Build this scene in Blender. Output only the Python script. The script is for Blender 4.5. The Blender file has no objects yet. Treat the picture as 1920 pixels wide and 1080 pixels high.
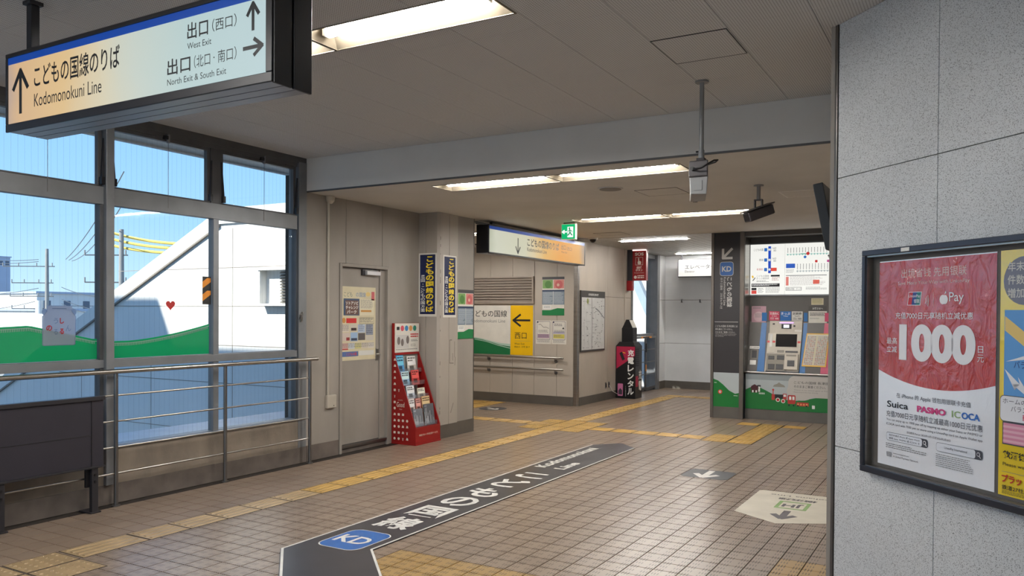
import bpy, math, random
from mathutils import Vector, Matrix
random.seed(7)
SC = bpy.context.scene
COL = SC.collection
# ------------------------------------------------------------------ camera
F_PX, CYP = 1505.4, 606.25
YAW, PITCH, ROLL, CAMH = map(math.radians, (29.9065, -0.645, 0.3654, 0)); CAMH = 1.55
def cam_axes():
    r = Vector((math.cos(YAW), math.sin(YAW), 0)); f = Vector((-math.sin(YAW), math.cos(YAW), 0)); d = Vector((0, 0, -1))
    cp, sp = math.cos(PITCH), math.sin(PITCH)
    f2 = cp*f - sp*d; d2 = cp*d + sp*f
    c, s = math.cos(ROLL), math.sin(ROLL)
    return c*r - s*d2, s*r + c*d2, f2
CR, CD, CF = cam_axes()
cam = bpy.data.cameras.new('camera'); cam.sensor_width = 36; cam.lens = F_PX*36/1920
cam.shift_y = (CYP-540)/1920; cam.clip_start = 0.05; cam.clip_end = 2000
camo = bpy.data.objects.new('camera', cam); COL.objects.link(camo)
M = Matrix.Identity(4)
for i in range(3):
    M[i][0] = CR[i]; M[i][1] = -CD[i]; M[i][2] = -CF[i]
M[2][3] = CAMH
camo.matrix_world = M
SC.camera = camo
# ------------------------------------------------------------------ sky, sun, exposure
SKY_STRENGTH, SUN_STRENGTH, TUBE, EXPOSURE = 0.92, 5.8, 88.0, 0.58
w = bpy.data.worlds.new('sky'); SC.world = w; w.use_nodes = True
nt = w.node_tree; nt.nodes.clear()
tc = nt.nodes.new('ShaderNodeTexCoord'); sx = nt.nodes.new('ShaderNodeSeparateXYZ'); cr = nt.nodes.new('ShaderNodeValToRGB')
bg = nt.nodes.new('ShaderNodeBackground'); wo = nt.nodes.new('ShaderNodeOutputWorld')
nt.links.new(tc.outputs['Generated'], sx.inputs[0]); nt.links.new(sx.outputs['Z'], cr.inputs[0])
e = cr.color_ramp.elements
e[0].position = 0.0; e[0].color = (0.56, 0.76, 0.92, 1)
e[1].position = 0.75; e[1].color = (0.16, 0.38, 0.86, 1)
k = e.new(0.10); k.color = (0.36, 0.62, 0.92, 1)
k = e.new(0.25); k.color = (0.25, 0.51, 0.90, 1)
nt.links.new(cr.outputs[0], bg.inputs[0]); bg.inputs[1].default_value = SKY_STRENGTH
nt.links.new(bg.outputs[0], wo.inputs[0])
sun = bpy.data.lights.new('sun', 'SUN'); sun.energy = SUN_STRENGTH; sun.angle = 0.01; sun.color = (1, 0.95, 0.86)
suno = bpy.data.objects.new('sun', sun); COL.objects.link(suno)
suno.rotation_euler = Vector((0.30, 0.75, -0.60)).to_track_quat('-Z', 'Y').to_euler()
suno.location = (-20, -30, 30)
vs = SC.view_settings
vs.view_transform = 'Standard'; vs.look = 'None'; vs.gamma = 1; vs.use_curve_mapping = False; vs.exposure = EXPOSURE

# ------------------------------------------------------------------ materials
def lin(c):
    return tuple(((v/255)/12.92 if v/255 <= 0.04045 else ((v/255+0.055)/1.055)**2.4) for v in c)
MATS = {}
def N(nt, t, **kw):
    n = nt.nodes.new(t)
    for k, v in kw.items(): setattr(n, k, v)
    return n
def mat(name, rgb, rough=0.6, metal=0.0, var=0.06, scale=6.0, bump=0.0, bscale=60.0, stretch=(1, 1, 1), emit=0.0, spec=0.5):
    if name in MATS: return MATS[name]
    m = bpy.data.materials.new(name); m.use_nodes = True; t = m.node_tree
    b = t.nodes['Principled BSDF']; c = lin(rgb)
    b.inputs['Roughness'].default_value = rough; b.inputs['Metallic'].default_value = metal
    b.inputs['Specular IOR Level'].default_value = spec
    if var > 0:
        tcn = N(t, 'ShaderNodeNewGeometry'); mp = N(t, 'ShaderNodeMapping'); mp.inputs['Scale'].default_value = stretch
        nz = N(t, 'ShaderNodeTexNoise'); nz.inputs['Scale'].default_value = scale; nz.inputs['Detail'].default_value = 5
        rp = N(t, 'ShaderNodeValToRGB')
        rp.color_ramp.elements[0].position = 0.3; rp.color_ramp.elements[1].position = 0.7
        rp.color_ramp.elements[0].color = tuple(v*(1-var*2) for v in c)+(1,)
        rp.color_ramp.elements[1].color = tuple(min(1, v*(1+var)) for v in c)+(1,)
        t.links.new(tcn.outputs['Position'], mp.inputs[0]); t.links.new(mp.outputs[0], nz.inputs['Vector'])
        t.links.new(nz.outputs['Fac'], rp.inputs[0]); t.links.new(rp.outputs[0], b.inputs['Base Color'])
    else:
        b.inputs['Base Color'].default_value = c+(1,)
    if bump > 0:
        g = N(t, 'ShaderNodeNewGeometry'); n2 = N(t, 'ShaderNodeTexNoise'); n2.inputs['Scale'].default_value = bscale; n2.inputs['Detail'].default_value = 3
        bp = N(t, 'ShaderNodeBump'); bp.inputs['Strength'].default_value = bump; bp.inputs['Distance'].default_value = 0.01
        t.links.new(g.outputs['Position'], n2.inputs['Vector']); t.links.new(n2.outputs['Fac'], bp.inputs['Height']); t.links.new(bp.outputs[0], b.inputs['Normal'])
    if emit > 0:
        b.inputs['Emission Color'].default_value = c+(1,); b.inputs['Emission Strength'].default_value = emit
    MATS[name] = m; return m
def ink(r, g, b, rough=0.45):
    return mat('ink_%d_%d_%d' % (r, g, b), (r, g, b), rough, var=0.0)
def glow(name, stops, axis, a0, a1, strength, noise=0.0):
    """backlit sheet: colour ramp along a world axis"""
    m = bpy.data.materials.new(name); m.use_nodes = True; t = m.node_tree
    b = t.nodes['Principled BSDF']; g = N(t, 'ShaderNodeNewGeometry'); s = N(t, 'ShaderNodeSeparateXYZ')
    mr = N(t, 'ShaderNodeMapRange'); mr.inputs[1].default_value = a0; mr.inputs[2].default_value = a1
    r = N(t, 'ShaderNodeValToRGB')
    el = r.color_ramp.elements
    el[0].position = stops[0][0]; el[0].color = lin(stops[0][1])+(1,)
    el[1].position = stops[-1][0]; el[1].color = lin(stops[-1][1])+(1,)
    for p, c in stops[1:-1]:
        q = el.new(p); q.color = lin(c)+(1,)
    nz = N(t, 'ShaderNodeTexNoise'); nz.inputs['Scale'].default_value = 3.0
    ad = N(t, 'ShaderNodeMath', operation='MULTIPLY_ADD'); ad.inputs[1].default_value = noise
    sb = N(t, 'ShaderNodeMath', operation='SUBTRACT'); sb.inputs[1].default_value = noise*0.5
    t.links.new(g.outputs['Position'], s.inputs[0]); t.links.new(s.outputs[axis], mr.inputs[0])
    t.links.new(g.outputs['Position'], nz.inputs['Vector']); t.links.new(nz.outputs['Fac'], ad.inputs[0])
    t.links.new(mr.outputs[0], ad.inputs[2]); t.links.new(ad.outputs[0], sb.inputs[0]); t.links.new(sb.outputs[0], r.inputs[0])
    b.inputs['Base Color'].default_value = (0.04, 0.04, 0.04, 1); b.inputs['Roughness'].default_value = 0.5; b.inputs['Specular IOR Level'].default_value = 0.2
    t.links.new(r.outputs[0], b.inputs['Emission Color']); b.inputs['Emission Strength'].default_value = strength
    return m
def emitter(name, rgb, strength):
    m = bpy.data.materials.new(name); m.use_nodes = True; t = m.node_tree; b = t.nodes['Principled BSDF']
    b.inputs['Base Color'].default_value = tuple(v*0.15 for v in lin(rgb))+(1,)
    b.inputs['Emission Color'].default_value = lin(rgb)+(1,); b.inputs['Emission Strength'].default_value = strength
    return m
def glass_mat():
    m = bpy.data.materials.new('window_glass'); m.use_nodes = True; t = m.node_tree; t.nodes.clear()
    o = N(t, 'ShaderNodeOutputMaterial'); mx = N(t, 'ShaderNodeMixShader'); tr = N(t, 'ShaderNodeBsdfTransparent'); gl = N(t, 'ShaderNodeBsdfGlossy')
    fr = N(t, 'ShaderNodeFresnel'); fr.inputs[0].default_value = 1.35
    tr.inputs[0].default_value = (0.94, 0.97, 0.98, 1); gl.inputs['Roughness'].default_value = 0.03
    gm = N(t, 'ShaderNodeNewGeometry'); ff = math_n(t, 'MULTIPLY', fr.outputs[0], math_n(t, 'SUBTRACT', 1.0, gm.outputs['Backfacing']))
    t.links.new(ff, mx.inputs[0]); t.links.new(tr.outputs[0], mx.inputs[1]); t.links.new(gl.outputs[0], mx.inputs[2]); t.links.new(mx.outputs[0], o.inputs[0])
    return m
def film_mat(name, rgb, alpha):
    """translucent printed film on the glass"""
    m = bpy.data.materials.new(name); m.use_nodes = True; t = m.node_tree; t.nodes.clear(); c = lin(rgb)+(1,)
    o = N(t, 'ShaderNodeOutputMaterial'); d = N(t, 'ShaderNodeBsdfDiffuse'); l = N(t, 'ShaderNodeBsdfTranslucent'); a = N(t, 'ShaderNodeMixShader')
    tr = N(t, 'ShaderNodeBsdfTransparent'); mx = N(t, 'ShaderNodeMixShader')
    d.inputs[0].default_value = c; l.inputs[0].default_value = c; a.inputs[0].default_value = 0.75; mx.inputs[0].default_value = alpha
    t.links.new(d.outputs[0], a.inputs[1]); t.links.new(l.outputs[0], a.inputs[2]); t.links.new(tr.outputs[0], mx.inputs[1]); t.links.new(a.outputs[0], mx.inputs[2]); t.links.new(mx.outputs[0], o.inputs[0])
    return m
TP = 0.1565                      # floor tile pitch
TX0, TY0 = -1.053, 4.981         # a tile joint
def math_n(t, op, a, b=None, c=None):
    n = N(t, 'ShaderNodeMath', operation=op)
    for i, v in enumerate((a, b, c)):
        if v is None: continue
        if isinstance(v, (int, float)): n.inputs[i].default_value = v
        else: t.links.new(v, n.inputs[i])
    return n.outputs[0]
def tile_mat(name, ca, cb, ticks):
    m = bpy.data.materials.new(name); m.use_nodes = True; t = m.node_tree; b = t.nodes['Principled BSDF']
    g = N(t, 'ShaderNodeNewGeometry'); s = N(t, 'ShaderNodeSeparateXYZ'); t.links.new(g.outputs['Position'], s.inputs[0])
    ux = math_n(t, 'DIVIDE', math_n(t, 'SUBTRACT', s.outputs[0], TX0), TP); uy = math_n(t, 'DIVIDE', math_n(t, 'SUBTRACT', s.outputs[1], TY0), TP)
    cx = N(t, 'ShaderNodeCombineXYZ'); t.links.new(math_n(t, 'FLOOR', ux), cx.inputs[0]); t.links.new(math_n(t, 'FLOOR', uy), cx.inputs[1])
    wn = N(t, 'ShaderNodeTexWhiteNoise'); t.links.new(cx.outputs[0], wn.inputs[0])
    nz = N(t, 'ShaderNodeTexNoise'); nz.inputs['Scale'].default_value = 1.3; nz.inputs['Detail'].default_value = 6; t.links.new(g.outputs['Position'], nz.inputs['Vector'])
    f = math_n(t, 'ADD', math_n(t, 'MULTIPLY', wn.outputs['Value'], 0.35), math_n(t, 'MULTIPLY', nz.outputs['Fac'], 0.75))
    mx = N(t, 'ShaderNodeMix', data_type='RGBA'); mx.inputs['A'].default_value = lin(ca)+(1,); mx.inputs['B'].default_value = lin(cb)+(1,)
    t.links.new(f, mx.inputs[0])
    out = mx.outputs['Result']
    fine = N(t, 'ShaderNodeTexNoise'); fine.inputs['Scale'].default_value = 90; t.links.new(g.outputs['Position'], fine.inputs['Vector'])
    h = math_n(t, 'MULTIPLY', fine.outputs['Fac'], 0.3)
    if ticks:
        fx = math_n(t, 'FRACT', ux); fy = math_n(t, 'FRACT', uy)
        dx = math_n(t, 'ABSOLUTE', math_n(t, 'SUBTRACT', fx, 0.5)); dy = math_n(t, 'ABSOLUTE', math_n(t, 'SUBTRACT', fy, 0.5))
        # comb grooves: half of them straddle the cross joints, half the middle of the tile
        near = math_n(t, 'GREATER_THAN', dy, 0.30); midy = math_n(t, 'LESS_THAN', dy, 0.12)
        band = math_n(t, 'MAXIMUM', near, midy)
        zx = math_n(t, 'MULTIPLY', math_n(t, 'GREATER_THAN', dx, 0.10), math_n(t, 'LESS_THAN', dx, 0.45))
        st = math_n(t, 'LESS_THAN', math_n(t, 'FRACT', math_n(t, 'MULTIPLY', fx, 9.0)), 0.34)
        gr = math_n(t, 'MULTIPLY', math_n(t, 'MULTIPLY', band, zx), st)
        m2 = N(t, 'ShaderNodeMix', data_type='RGBA'); m2.inputs['B'].default_value = lin((58, 46, 38))+(1,)
        t.links.new(math_n(t, 'MULTIPLY', gr, 0.9), m2.inputs[0]); t.links.new(out, m2.inputs['A']); out = m2.outputs['Result']
        h = math_n(t, 'SUBTRACT', h, math_n(t, 'MULTIPLY', gr, 1.0))
    t.links.new(out, b.inputs['Base Color'])
    bp = N(t, 'ShaderNodeBump'); bp.inputs['Strength'].default_value = 0.35; bp.inputs['Distance'].default_value = 0.002
    t.links.new(h, bp.inputs['Height']); t.links.new(bp.outputs[0], b.inputs['Normal'])
    b.inputs['Roughness'].default_value = 0.29
    return m
def ceiling_tile_mat():
    m = bpy.data.materials.new('perforated_board'); m.use_nodes = True; t = m.node_tree; b = t.nodes['Principled BSDF']
    g = N(t, 'ShaderNodeNewGeometry'); s = N(t, 'ShaderNodeSeparateXYZ'); t.links.new(g.outputs['Position'], s.inputs[0])
    P = 0.0152
    a = math_n(t, 'SUBTRACT', math_n(t, 'FRACT', math_n(t, 'DIVIDE', s.outputs[0], P)), 0.5); c = math_n(t, 'SUBTRACT', math_n(t, 'FRACT', math_n(t, 'DIVIDE', s.outputs[1], P)), 0.5)
    r2 = math_n(t, 'ADD', math_n(t, 'MULTIPLY', a, a), math_n(t, 'MULTIPLY', c, c)); dot = math_n(t, 'LESS_THAN', r2, 0.045)
    mx = N(t, 'ShaderNodeMix', data_type='RGBA'); mx.inputs['A'].default_value = lin((206, 206, 205))+(1,); mx.inputs['B'].default_value = lin((116, 112, 108))+(1,)
    t.links.new(dot, mx.inputs[0]); t.links.new(mx.outputs['Result'], b.inputs['Base Color']); b.inputs['Roughness'].default_value = 0.8
    return m
def granite_mat():
    m = bpy.data.materials.new('granite'); m.use_nodes = True; t = m.node_tree; b = t.nodes['Principled BSDF']
    g = N(t, 'ShaderNodeNewGeometry')
    v = N(t, 'ShaderNodeTexVoronoi'); v.inputs['Scale'].default_value = 360; t.links.new(g.outputs['Position'], v.inputs['Vector'])
    rp = N(t, 'ShaderNodeValToRGB'); el = rp.color_ramp.elements
    sp = N(t, 'ShaderNodeSeparateColor'); t.links.new(v.outputs['Color'], sp.inputs[0]); t.links.new(sp.outputs[0], rp.inputs[0])
    el[0].position = 0.0; el[0].color = lin((104,106,108))+(1,); el[1].position = 1.0; el[1].color = lin((222,224,225))+(1,)
    q = el.new(0.10); q.color = lin((160,162,163))+(1,)
    q = el.new(0.22); q.color = lin((222,224,225))+(1,)
    nz = N(t, 'ShaderNodeTexNoise'); nz.inputs['Scale'].default_value = 2.0; nz.inputs['Detail'].default_value = 4; t.links.new(g.outputs['Position'], nz.inputs['Vector'])
    mx = N(t, 'ShaderNodeMix', data_type='RGBA', blend_type='MULTIPLY'); mx.inputs[0].default_value = 0.25
    t.links.new(rp.outputs[0], mx.inputs['A']); t.links.new(nz.outputs['Fac'], mx.inputs['B']); t.links.new(mx.outputs['Result'], b.inputs['Base Color'])
    b.inputs['Roughness'].default_value = 0.42
    return m

M_STEEL = mat('brushed_steel', (168, 164, 158), 0.28, 1.0, 0.05, 3, stretch=(1, 1, 20))
M_STEELD = mat('dark_steel', (126, 123, 120), 0.32, 0.9, 0.05, 4)
M_ALU = mat('window_aluminium', (128, 130, 133), 0.45, 0.35, 0.06, 5)
M_ALUD = mat('aged_aluminium', (94, 94, 95), 0.5, 0.4, 0.08, 5)
M_BLACK = mat('black_paint', (20, 19, 22), 0.38, 0.0, 0.05, 8)
M_CHAR = mat('charcoal_paint', (40, 38, 42), 0.5, 0.0, 0.05, 5)
M_WALL = mat('painted_panel', (148, 141, 133), 0.55, 0, 0.08, 2.2, 0.05, 40, stretch=(1, 1, 0.35))
M_WALLB = mat('joint_dark', (70, 64, 58), 0.8, 0, 0.05, 4)
M_PANEL2 = mat('wall_panel_beige', (166, 158, 148), 0.5, 0, 0.05, 2.5, stretch=(1, 1, 0.35))
M_CONC = mat('stained_concrete', (134, 122, 108), 0.75, 0, 0.16, 4, 0.15, 30, stretch=(1, 1, 0.5))
M_BASE = mat('grimy_base', (108, 98, 90), 0.7, 0, 0.18, 5, 0.1, 30)
M_SKIRT = mat('grey_skirting', (104, 99, 92), 0.4, 0.3, 0.06, 5)
M_CEIL = mat('painted_ceiling', (206, 204, 199), 0.75, 0, 0.04, 1.5)
M_BEAM = mat('painted_beam', (212, 210, 206), 0.7, 0, 0.04, 1.5)
M_SLAT = mat('ceiling_slat_metal', (172, 168, 160), 0.4, 0.2, 0.04, 3)
M_LAMP = mat('lamp_reflector', (104, 96, 82), 0.45, 0, 0.02, 4)
M_WHITE = mat('white_paint', (226, 224, 218), 0.5, 0, 0.03, 5)
M_EXT = mat('exterior_white_panel', (232, 228, 220), 0.7, 0, 0.03, 1.0, stretch=(1, 1, 0.3))
M_EXTJ = mat('exterior_joint', (150, 140, 128), 0.8, 0, 0.05, 2)
M_RED = mat('red_rack', (146, 22, 20), 0.42, 0, 0.04, 6)
M_GRANITE = granite_mat(); M_GLASS = glass_mat(); M_PERF = ceiling_tile_mat()
M_TILE = tile_mat('floor_tile_combed', (120, 104, 90), (150, 133, 117), True)
M_TILEP = tile_mat('floor_tile_smooth', (120, 104, 90), (148, 130, 113), False)
M_TILEY = tile_mat('floor_tile_faded_yellow', (150, 120, 72), (172, 142, 92), True)
M_GROUT = mat('grout', (44, 36, 30), 0.9, 0, 0.1, 9)
M_TACT = mat('tactile_yellow', (186, 149, 80), 0.4, 0, 0.10, 7, 0.08, 120)
M_TACTW = mat('tactile_worn', (164, 140, 104), 0.36, 0, 0.10, 7, 0.08, 120)

# ------------------------------------------------------------------ mesh builder
class MB:
    def __init__(s): s.v = []; s.f = []; s.mi = []; s.mats = []; s.smooth = []
    def m(s, mt):
        if mt not in s.mats: s.mats.append(mt)
        return s.mats.index(mt)
    def add(s, vs_, fs, mt, sm=False):
        o = len(s.v); s.v += [tuple(p) for p in vs_]; k = s.m(mt)
        for f in fs: s.f.append([i+o for i in f]); s.mi.append(k); s.smooth.append(sm)
    def box(s, x0, y0, z0, x1, y1, z1, mt):
        x0, x1 = min(x0, x1), max(x0, x1); y0, y1 = min(y0, y1), max(y0, y1); z0, z1 = min(z0, z1), max(z0, z1)
        vs_ = [(x, y, z) for z in (z0, z1) for (x, y) in ((x0, y0), (x1, y0), (x1, y1), (x0, y1))]
        s.add(vs_, [(3, 2, 1, 0), (4, 5, 6, 7), (0, 1, 5, 4), (1, 2, 6, 5), (2, 3, 7, 6), (3, 0, 4, 7)], mt)
    def hexa(s, lo, hi, mt):
        s.add(list(lo)+list(hi), [(3, 2, 1, 0), (4, 5, 6, 7), (0, 1, 5, 4), (1, 2, 6, 5), (2, 3, 7, 6), (3, 0, 4, 7)], mt)
    def prism(s, poly, axis, a, b, mt):
        n = len(poly)
        def P(p, t): return {'x': (t, p[0], p[1]), 'y': (p[0], t, p[1]), 'z': (p[0], p[1], t)}[axis]
        area = sum(poly[i][0]*poly[(i+1) % n][1]-poly[(i+1) % n][0]*poly[i][1] for i in range(n))
        if (area > 0) == (axis == 'y'): poly = poly[::-1]
        if a > b: a, b = b, a
        vs_ = [P(p, a) for p in poly]+[P(p, b) for p in poly]
        fs = [tuple(range(n))[::-1], tuple(range(n, 2*n))]+[(i, (i+1) % n, (i+1) % n+n, i+n) for i in range(n)]
        s.add(vs_, fs, mt)
    def cyl(s, p0, p1, r, mt, n=14, r1=None, cap=True):
        p0, p1 = Vector(p0), Vector(p1); d = (p1-p0).normalized(); a = d.orthogonal().normalized(); b = d.cross(a)
        r1 = r if r1 is None else r1; vs_ = []
        for c, q in ((p0, r), (p1, r1)):
            for i in range(n):
                t = 2*math.pi*i/n; vs_.append(c+a*(q*math.cos(t))+b*(q*math.sin(t)))
        s.add(vs_, [(i, (i+1) % n, (i+1) % n+n, i+n) for i in range(n)], mt, True)
        if cap: s.add(vs_, [tuple(range(n))[::-1], tuple(range(n, 2*n))], mt)
    def tube(s, pts, r, mt, n=8):
        pts = [Vector(p) for p in pts]
        rings = []
        for i, p in enumerate(pts):
            d = (pts[min(i+1, len(pts)-1)]-pts[max(i-1, 0)]).normalized(); up = Vector((0, 0, 1)) if abs(d.z) < 0.9 else Vector((1, 0, 0))
            a = d.cross(up).normalized(); b = d.cross(a)
            rings.append([p+a*(r*math.cos(2*math.pi*k/n))+b*(r*math.sin(2*math.pi*k/n)) for k in range(n)])
        vs_ = [q for g in rings for q in g]; fs = []
        for i in range(len(pts)-1):
            for k in range(n): fs.append((i*n+k, i*n+(k+1) % n, (i+1)*n+(k+1) % n, (i+1)*n+k))
        s.add(vs_, fs, mt, True)
        s.add(rings[0], [tuple(range(n))[::-1]], mt); s.add(rings[-1], [tuple(range(n))], mt)
    def sphere(s, c, r, mt, n=14, m=8, half=None, sz=1.0):
        vs_ = []; fs = []
        for j in range(m+1):
            th = math.pi*j/m
            for i in range(n):
                ph = 2*math.pi*i/n; z = math.cos(th)
                if half == 'low': z = min(z, 0)
                vs_.append((c[0]+r*math.sin(th)*math.cos(ph), c[1]+r*math.sin(th)*math.sin(ph), c[2]+r*z*sz))
        for j in range(m):
            for i in range(n): fs.append((j*n+i, (j+1)*n+i, (j+1)*n+(i+1) % n, j*n+(i+1) % n))
        s.add(vs_, fs, mt, True)
    def build(s, name, parent=None, origin=None, bevel=0.0):
        off = Vector(WL.get(parent, (0, 0, 0))) if parent is not None else (Vector(origin) if origin is not None else Vector((0, 0, 0)))
        me = bpy.data.meshes.new(name)
        me.from_pydata([tuple(Vector(p)-off) for p in s.v], [], s.f)
        for mt in s.mats: me.materials.append(mt)
        me.polygons.foreach_set('material_index', s.mi); me.polygons.foreach_set('use_smooth', s.smooth); me.update()
        o = bpy.data.objects.new(name, me); COL.objects.link(o)
        if parent is not None: o.parent = parent
        else: o.location = off
        WL[o] = tuple(off)
        if bevel > 0:
            md = o.modifiers.new('bevel', 'BEVEL'); md.width = bevel; md.segments = 2; md.limit_method = 'ANGLE'
        return o
WL = {}
def thing(name, label, cat, loc=(0, 0, 0), group=None):
    o = bpy.data.objects.new(name, None); COL.objects.link(o); o.location = loc; o.empty_display_size = 0.1; WL[o] = tuple(loc)
    return tag(o, label, cat, group)
def tag(o, label, cat, group=None):
    o['label'] = label; o['category'] = cat
    if group: o['group'] = group
    return o
def struct(o): o['kind'] = 'structure'; return o
def stuff(o): o['kind'] = 'stuff'; return o
def structure(name, loc=(0, 0, 0)):
    o = bpy.data.objects.new(name, None); COL.objects.link(o); o.location = loc; WL[o] = tuple(loc); return struct(o)
def part(name, parent, fn, bevel=0.0):
    b = MB(); fn(b); return b.build(name, parent, bevel=bevel)
def boxpart(name, parent, bx, mt, bevel=0.0):
    return part(name, parent, lambda b: b.box(*bx, mt), bevel)

# ------------------------------------------------------------------ flat print on real boards
TXT = {}
def text_mesh(body, bold):
    key = (body, bold)
    if key in TXT: return TXT[key]
    cu = bpy.data.curves.new('t', 'FONT'); cu.body = body; cu.resolution_u = 8 if bold > 0.05 else 3; cu.offset = bold
    ob = bpy.data.objects.new('t', cu); COL.objects.link(ob)
    dg = bpy.context.evaluated_depsgraph_get(); ev = ob.evaluated_get(dg); me = ev.to_mesh()
    v = [(p.co.x, p.co.y) for p in me.vertices]; f = [tuple(p.vertices) for p in me.polygons]
    ev.to_mesh_clear(); bpy.data.objects.remove(ob); bpy.data.curves.remove(cu)
    if not v: v = [(0, 0)]
    xs = [p[0] for p in v]; ys = [p[1] for p in v]; x0, x1, y0, y1 = min(xs), max(xs), min(ys), max(ys)
    TXT[key] = ([((p[0]-x0)/max(1e-6, x1-x0), (p[1]-y0)/max(1e-6, y1-y0)) for p in v], f, (x1-x0)/max(1e-6, y1-y0)); return TXT[key]
class Card:
    STEP = 0.0006
    def __init__(s, O, U, V):
        s.O = Vector(O); s.U = Vector(U).normalized(); s.V = Vector(V).normalized(); s.N = s.U.cross(s.V); s.mb = MB(); s.l = 1; s.done = []
    def up(s): s.l += 1; return s
    def P(s, u, v): return s.O+s.U*u+s.V*v+s.N*(s.l*s.STEP)
    def poly(s, pts, mt):
        if len(pts) > 4: s.l += 0.03
        s.mb.add([s.P(*p) for p in pts], [tuple(range(len(pts)))], mt)
    def rect(s, u0, v0, u1, v1, mt): s.poly([(u0, v0), (u1, v0), (u1, v1), (u0, v1)], mt)
    def rrect(s, u0, v0, u1, v1, r, mt, n=5):
        pts = []
        for cx, cy, a in ((u1-r, v0+r, -90), (u1-r, v1-r, 0), (u0+r, v1-r, 90), (u0+r, v0+r, 180)):
            for i in range(n+1):
                t = math.radians(a+90*i/n); pts.append((cx+r*math.cos(t), cy+r*math.sin(t)))
        s.poly(pts, mt)
    def disc(s, u, v, ru, mt, rv=None, n=24): s.poly([(u+ru*math.cos(2*math.pi*i/n), v+(rv or ru)*math.sin(2*math.pi*i/n)) for i in range(n)], mt)
    def line(s, pts, wd, mt):
        for (a, b) in zip(pts[:-1], pts[1:]):
            s.l += 0.03; dx, dy = b[0]-a[0], b[1]-a[1]; L = math.hypot(dx, dy) or 1; nx, ny = -dy/L*wd/2, dx/L*wd/2; ex, ey = dx/L*wd*0.3, dy/L*wd*0.3
            s.poly([(a[0]-ex-nx, a[1]-ey-ny), (b[0]+ex-nx, b[1]+ey-ny), (b[0]+ex+nx, b[1]+ey+ny), (a[0]-ex+nx, a[1]-ey+ny)], mt)
    def frame(s, u0, v0, u1, v1, wd, mt):
        s.rect(u0, v0, u1, v0+wd, mt); s.rect(u0, v1-wd, u1, v1, mt); s.rect(u0, v0+wd, u0+wd, v1-wd, mt); s.rect(u1-wd, v0+wd, u1, v1-wd, mt)
    def text(s, body, u0, v0, u1, v1, mt, bold=0.0, rot=0):
        vv, ff, asp = text_mesh(body, bold); w_, h_ = u1-u0, v1-v0; out = []
        for a, b in vv:
            if rot == 0: q = (u0+a*w_, v0+b*h_)
            elif rot == -90: q = (u0+b*w_, v1-a*h_)
            elif rot == 90: q = (u1-b*w_, v0+a*h_)
            else: q = (u1-a*w_, v1-b*h_)
            out.append(s.P(*q))
        s.mb.add(out, ff, mt)
    def vtext(s, body, u0, v0, u1, v1, mt, bold=0.0):
        n = len(body); ch = (v1-v0)/n; wd = u1-u0
        for i, c in enumerate(body):
            t = v1-ch*i; pad = ch*0.06
            if c in '・': s.disc((u0+u1)/2, t-ch/2, wd*0.1, mt); continue
            if c == 'ー': s.rect(u0+wd*0.44, t-ch*0.9, u0+wd*0.58, t-ch*0.1, mt); continue
            k = 0.12 if c in 'りこ' else 0.02
            s.text(c, u0+wd*k, t-ch+pad, u1-wd*k, t-pad, mt, bold)
    def scrib(s, u0, v0, u1, v1, rows, mt, fill=0.5, words=7):
        rh = (v1-v0)/rows
        for r in range(rows):
            y1 = v1-r*rh; y0 = y1-rh*fill; x = u0; end = u1-(0 if random.random() < 0.6 else random.random()*0.35*(u1-u0))
            while x < end-1e-6:
                L = (u1-u0)/words*(0.4+random.random()*0.9); xe = min(end, x+L); s.rect(x, y0, xe, y1, mt); x = xe+(u1-u0)/words*0.18
    def arrow(s, u, v, size, ang, mt, wd=None):
        """line arrow with its tip at (u,v) + size/2 along ang degrees"""
        wd = wd or size*0.13; a = math.radians(ang); d = (math.cos(a), math.sin(a))
        tip = (u+d[0]*size/2, v+d[1]*size/2); tail = (u-d[0]*size/2, v-d[1]*size/2)
        s.line([tail, (tip[0]-d[0]*wd*0.5, tip[1]-d[1]*wd*0.5)], wd, mt)
        for k in (145, -145):
            b = a+math.radians(k); s.line([tip, (tip[0]+math.cos(b)*size*0.52, tip[1]+math.sin(b)*size*0.52)], wd, mt)
    def cut(s):
        if s.mb.v: s.done.append(s.mb); s.mb = MB()
    def build(s, parent, name='print'):
        s.cut()
        for m_ in s.done: o = m_.build(name, parent)
        return o
def sheet(name, label, cat, O, U, V, wd, ht, paper, thick=0.003, group=None, part_name='backing'):
    """a poster, notice or board: thing > backing sheet, print"""
    O = Vector(O); U = Vector(U).normalized(); V = Vector(V).normalized(); Nn = U.cross(V)
    r = thing(name, label, cat, tuple(O+U*wd/2), group)
    lo = [O, O+U*wd, O+U*wd+V*ht, O+V*ht]
    part(part_name, r, lambda b: b.hexa(lo, [p+Nn*thick for p in lo], paper))
    return r, Card(O+Nn*thick, U, V)
WHT, BLK, NAVY = ink(228, 228, 224), ink(26, 26, 30), ink(22, 34, 84)
GRY, YEL, GRN, REDI = ink(120, 120, 120), ink(236, 190, 20), ink(20, 120, 66), ink(196, 44, 44)
def rect_minus(R, holes):
    out = [R]
    for h in holes:
        nxt = []
        for r in out:
            if h[0] >= r[2] or h[2] <= r[0] or h[1] >= r[3] or h[3] <= r[1]: nxt.append(r); continue
            a, b = max(r[0], h[0]), min(r[2], h[2])
            if r[0] < a: nxt.append((r[0], r[1], a, r[3]))
            if b < r[2]: nxt.append((b, r[1], r[2], r[3]))
            if r[1] < h[1]: nxt.append((a, r[1], b, h[1]))
            if h[3] < r[3]: nxt.append((a, h[3], b, r[3]))
        out = nxt
    return out

# ================================================================== STRUCTURE
XW, ZC, ZL, YB = -6.02, 3.15, 2.805, 6.17
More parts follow.
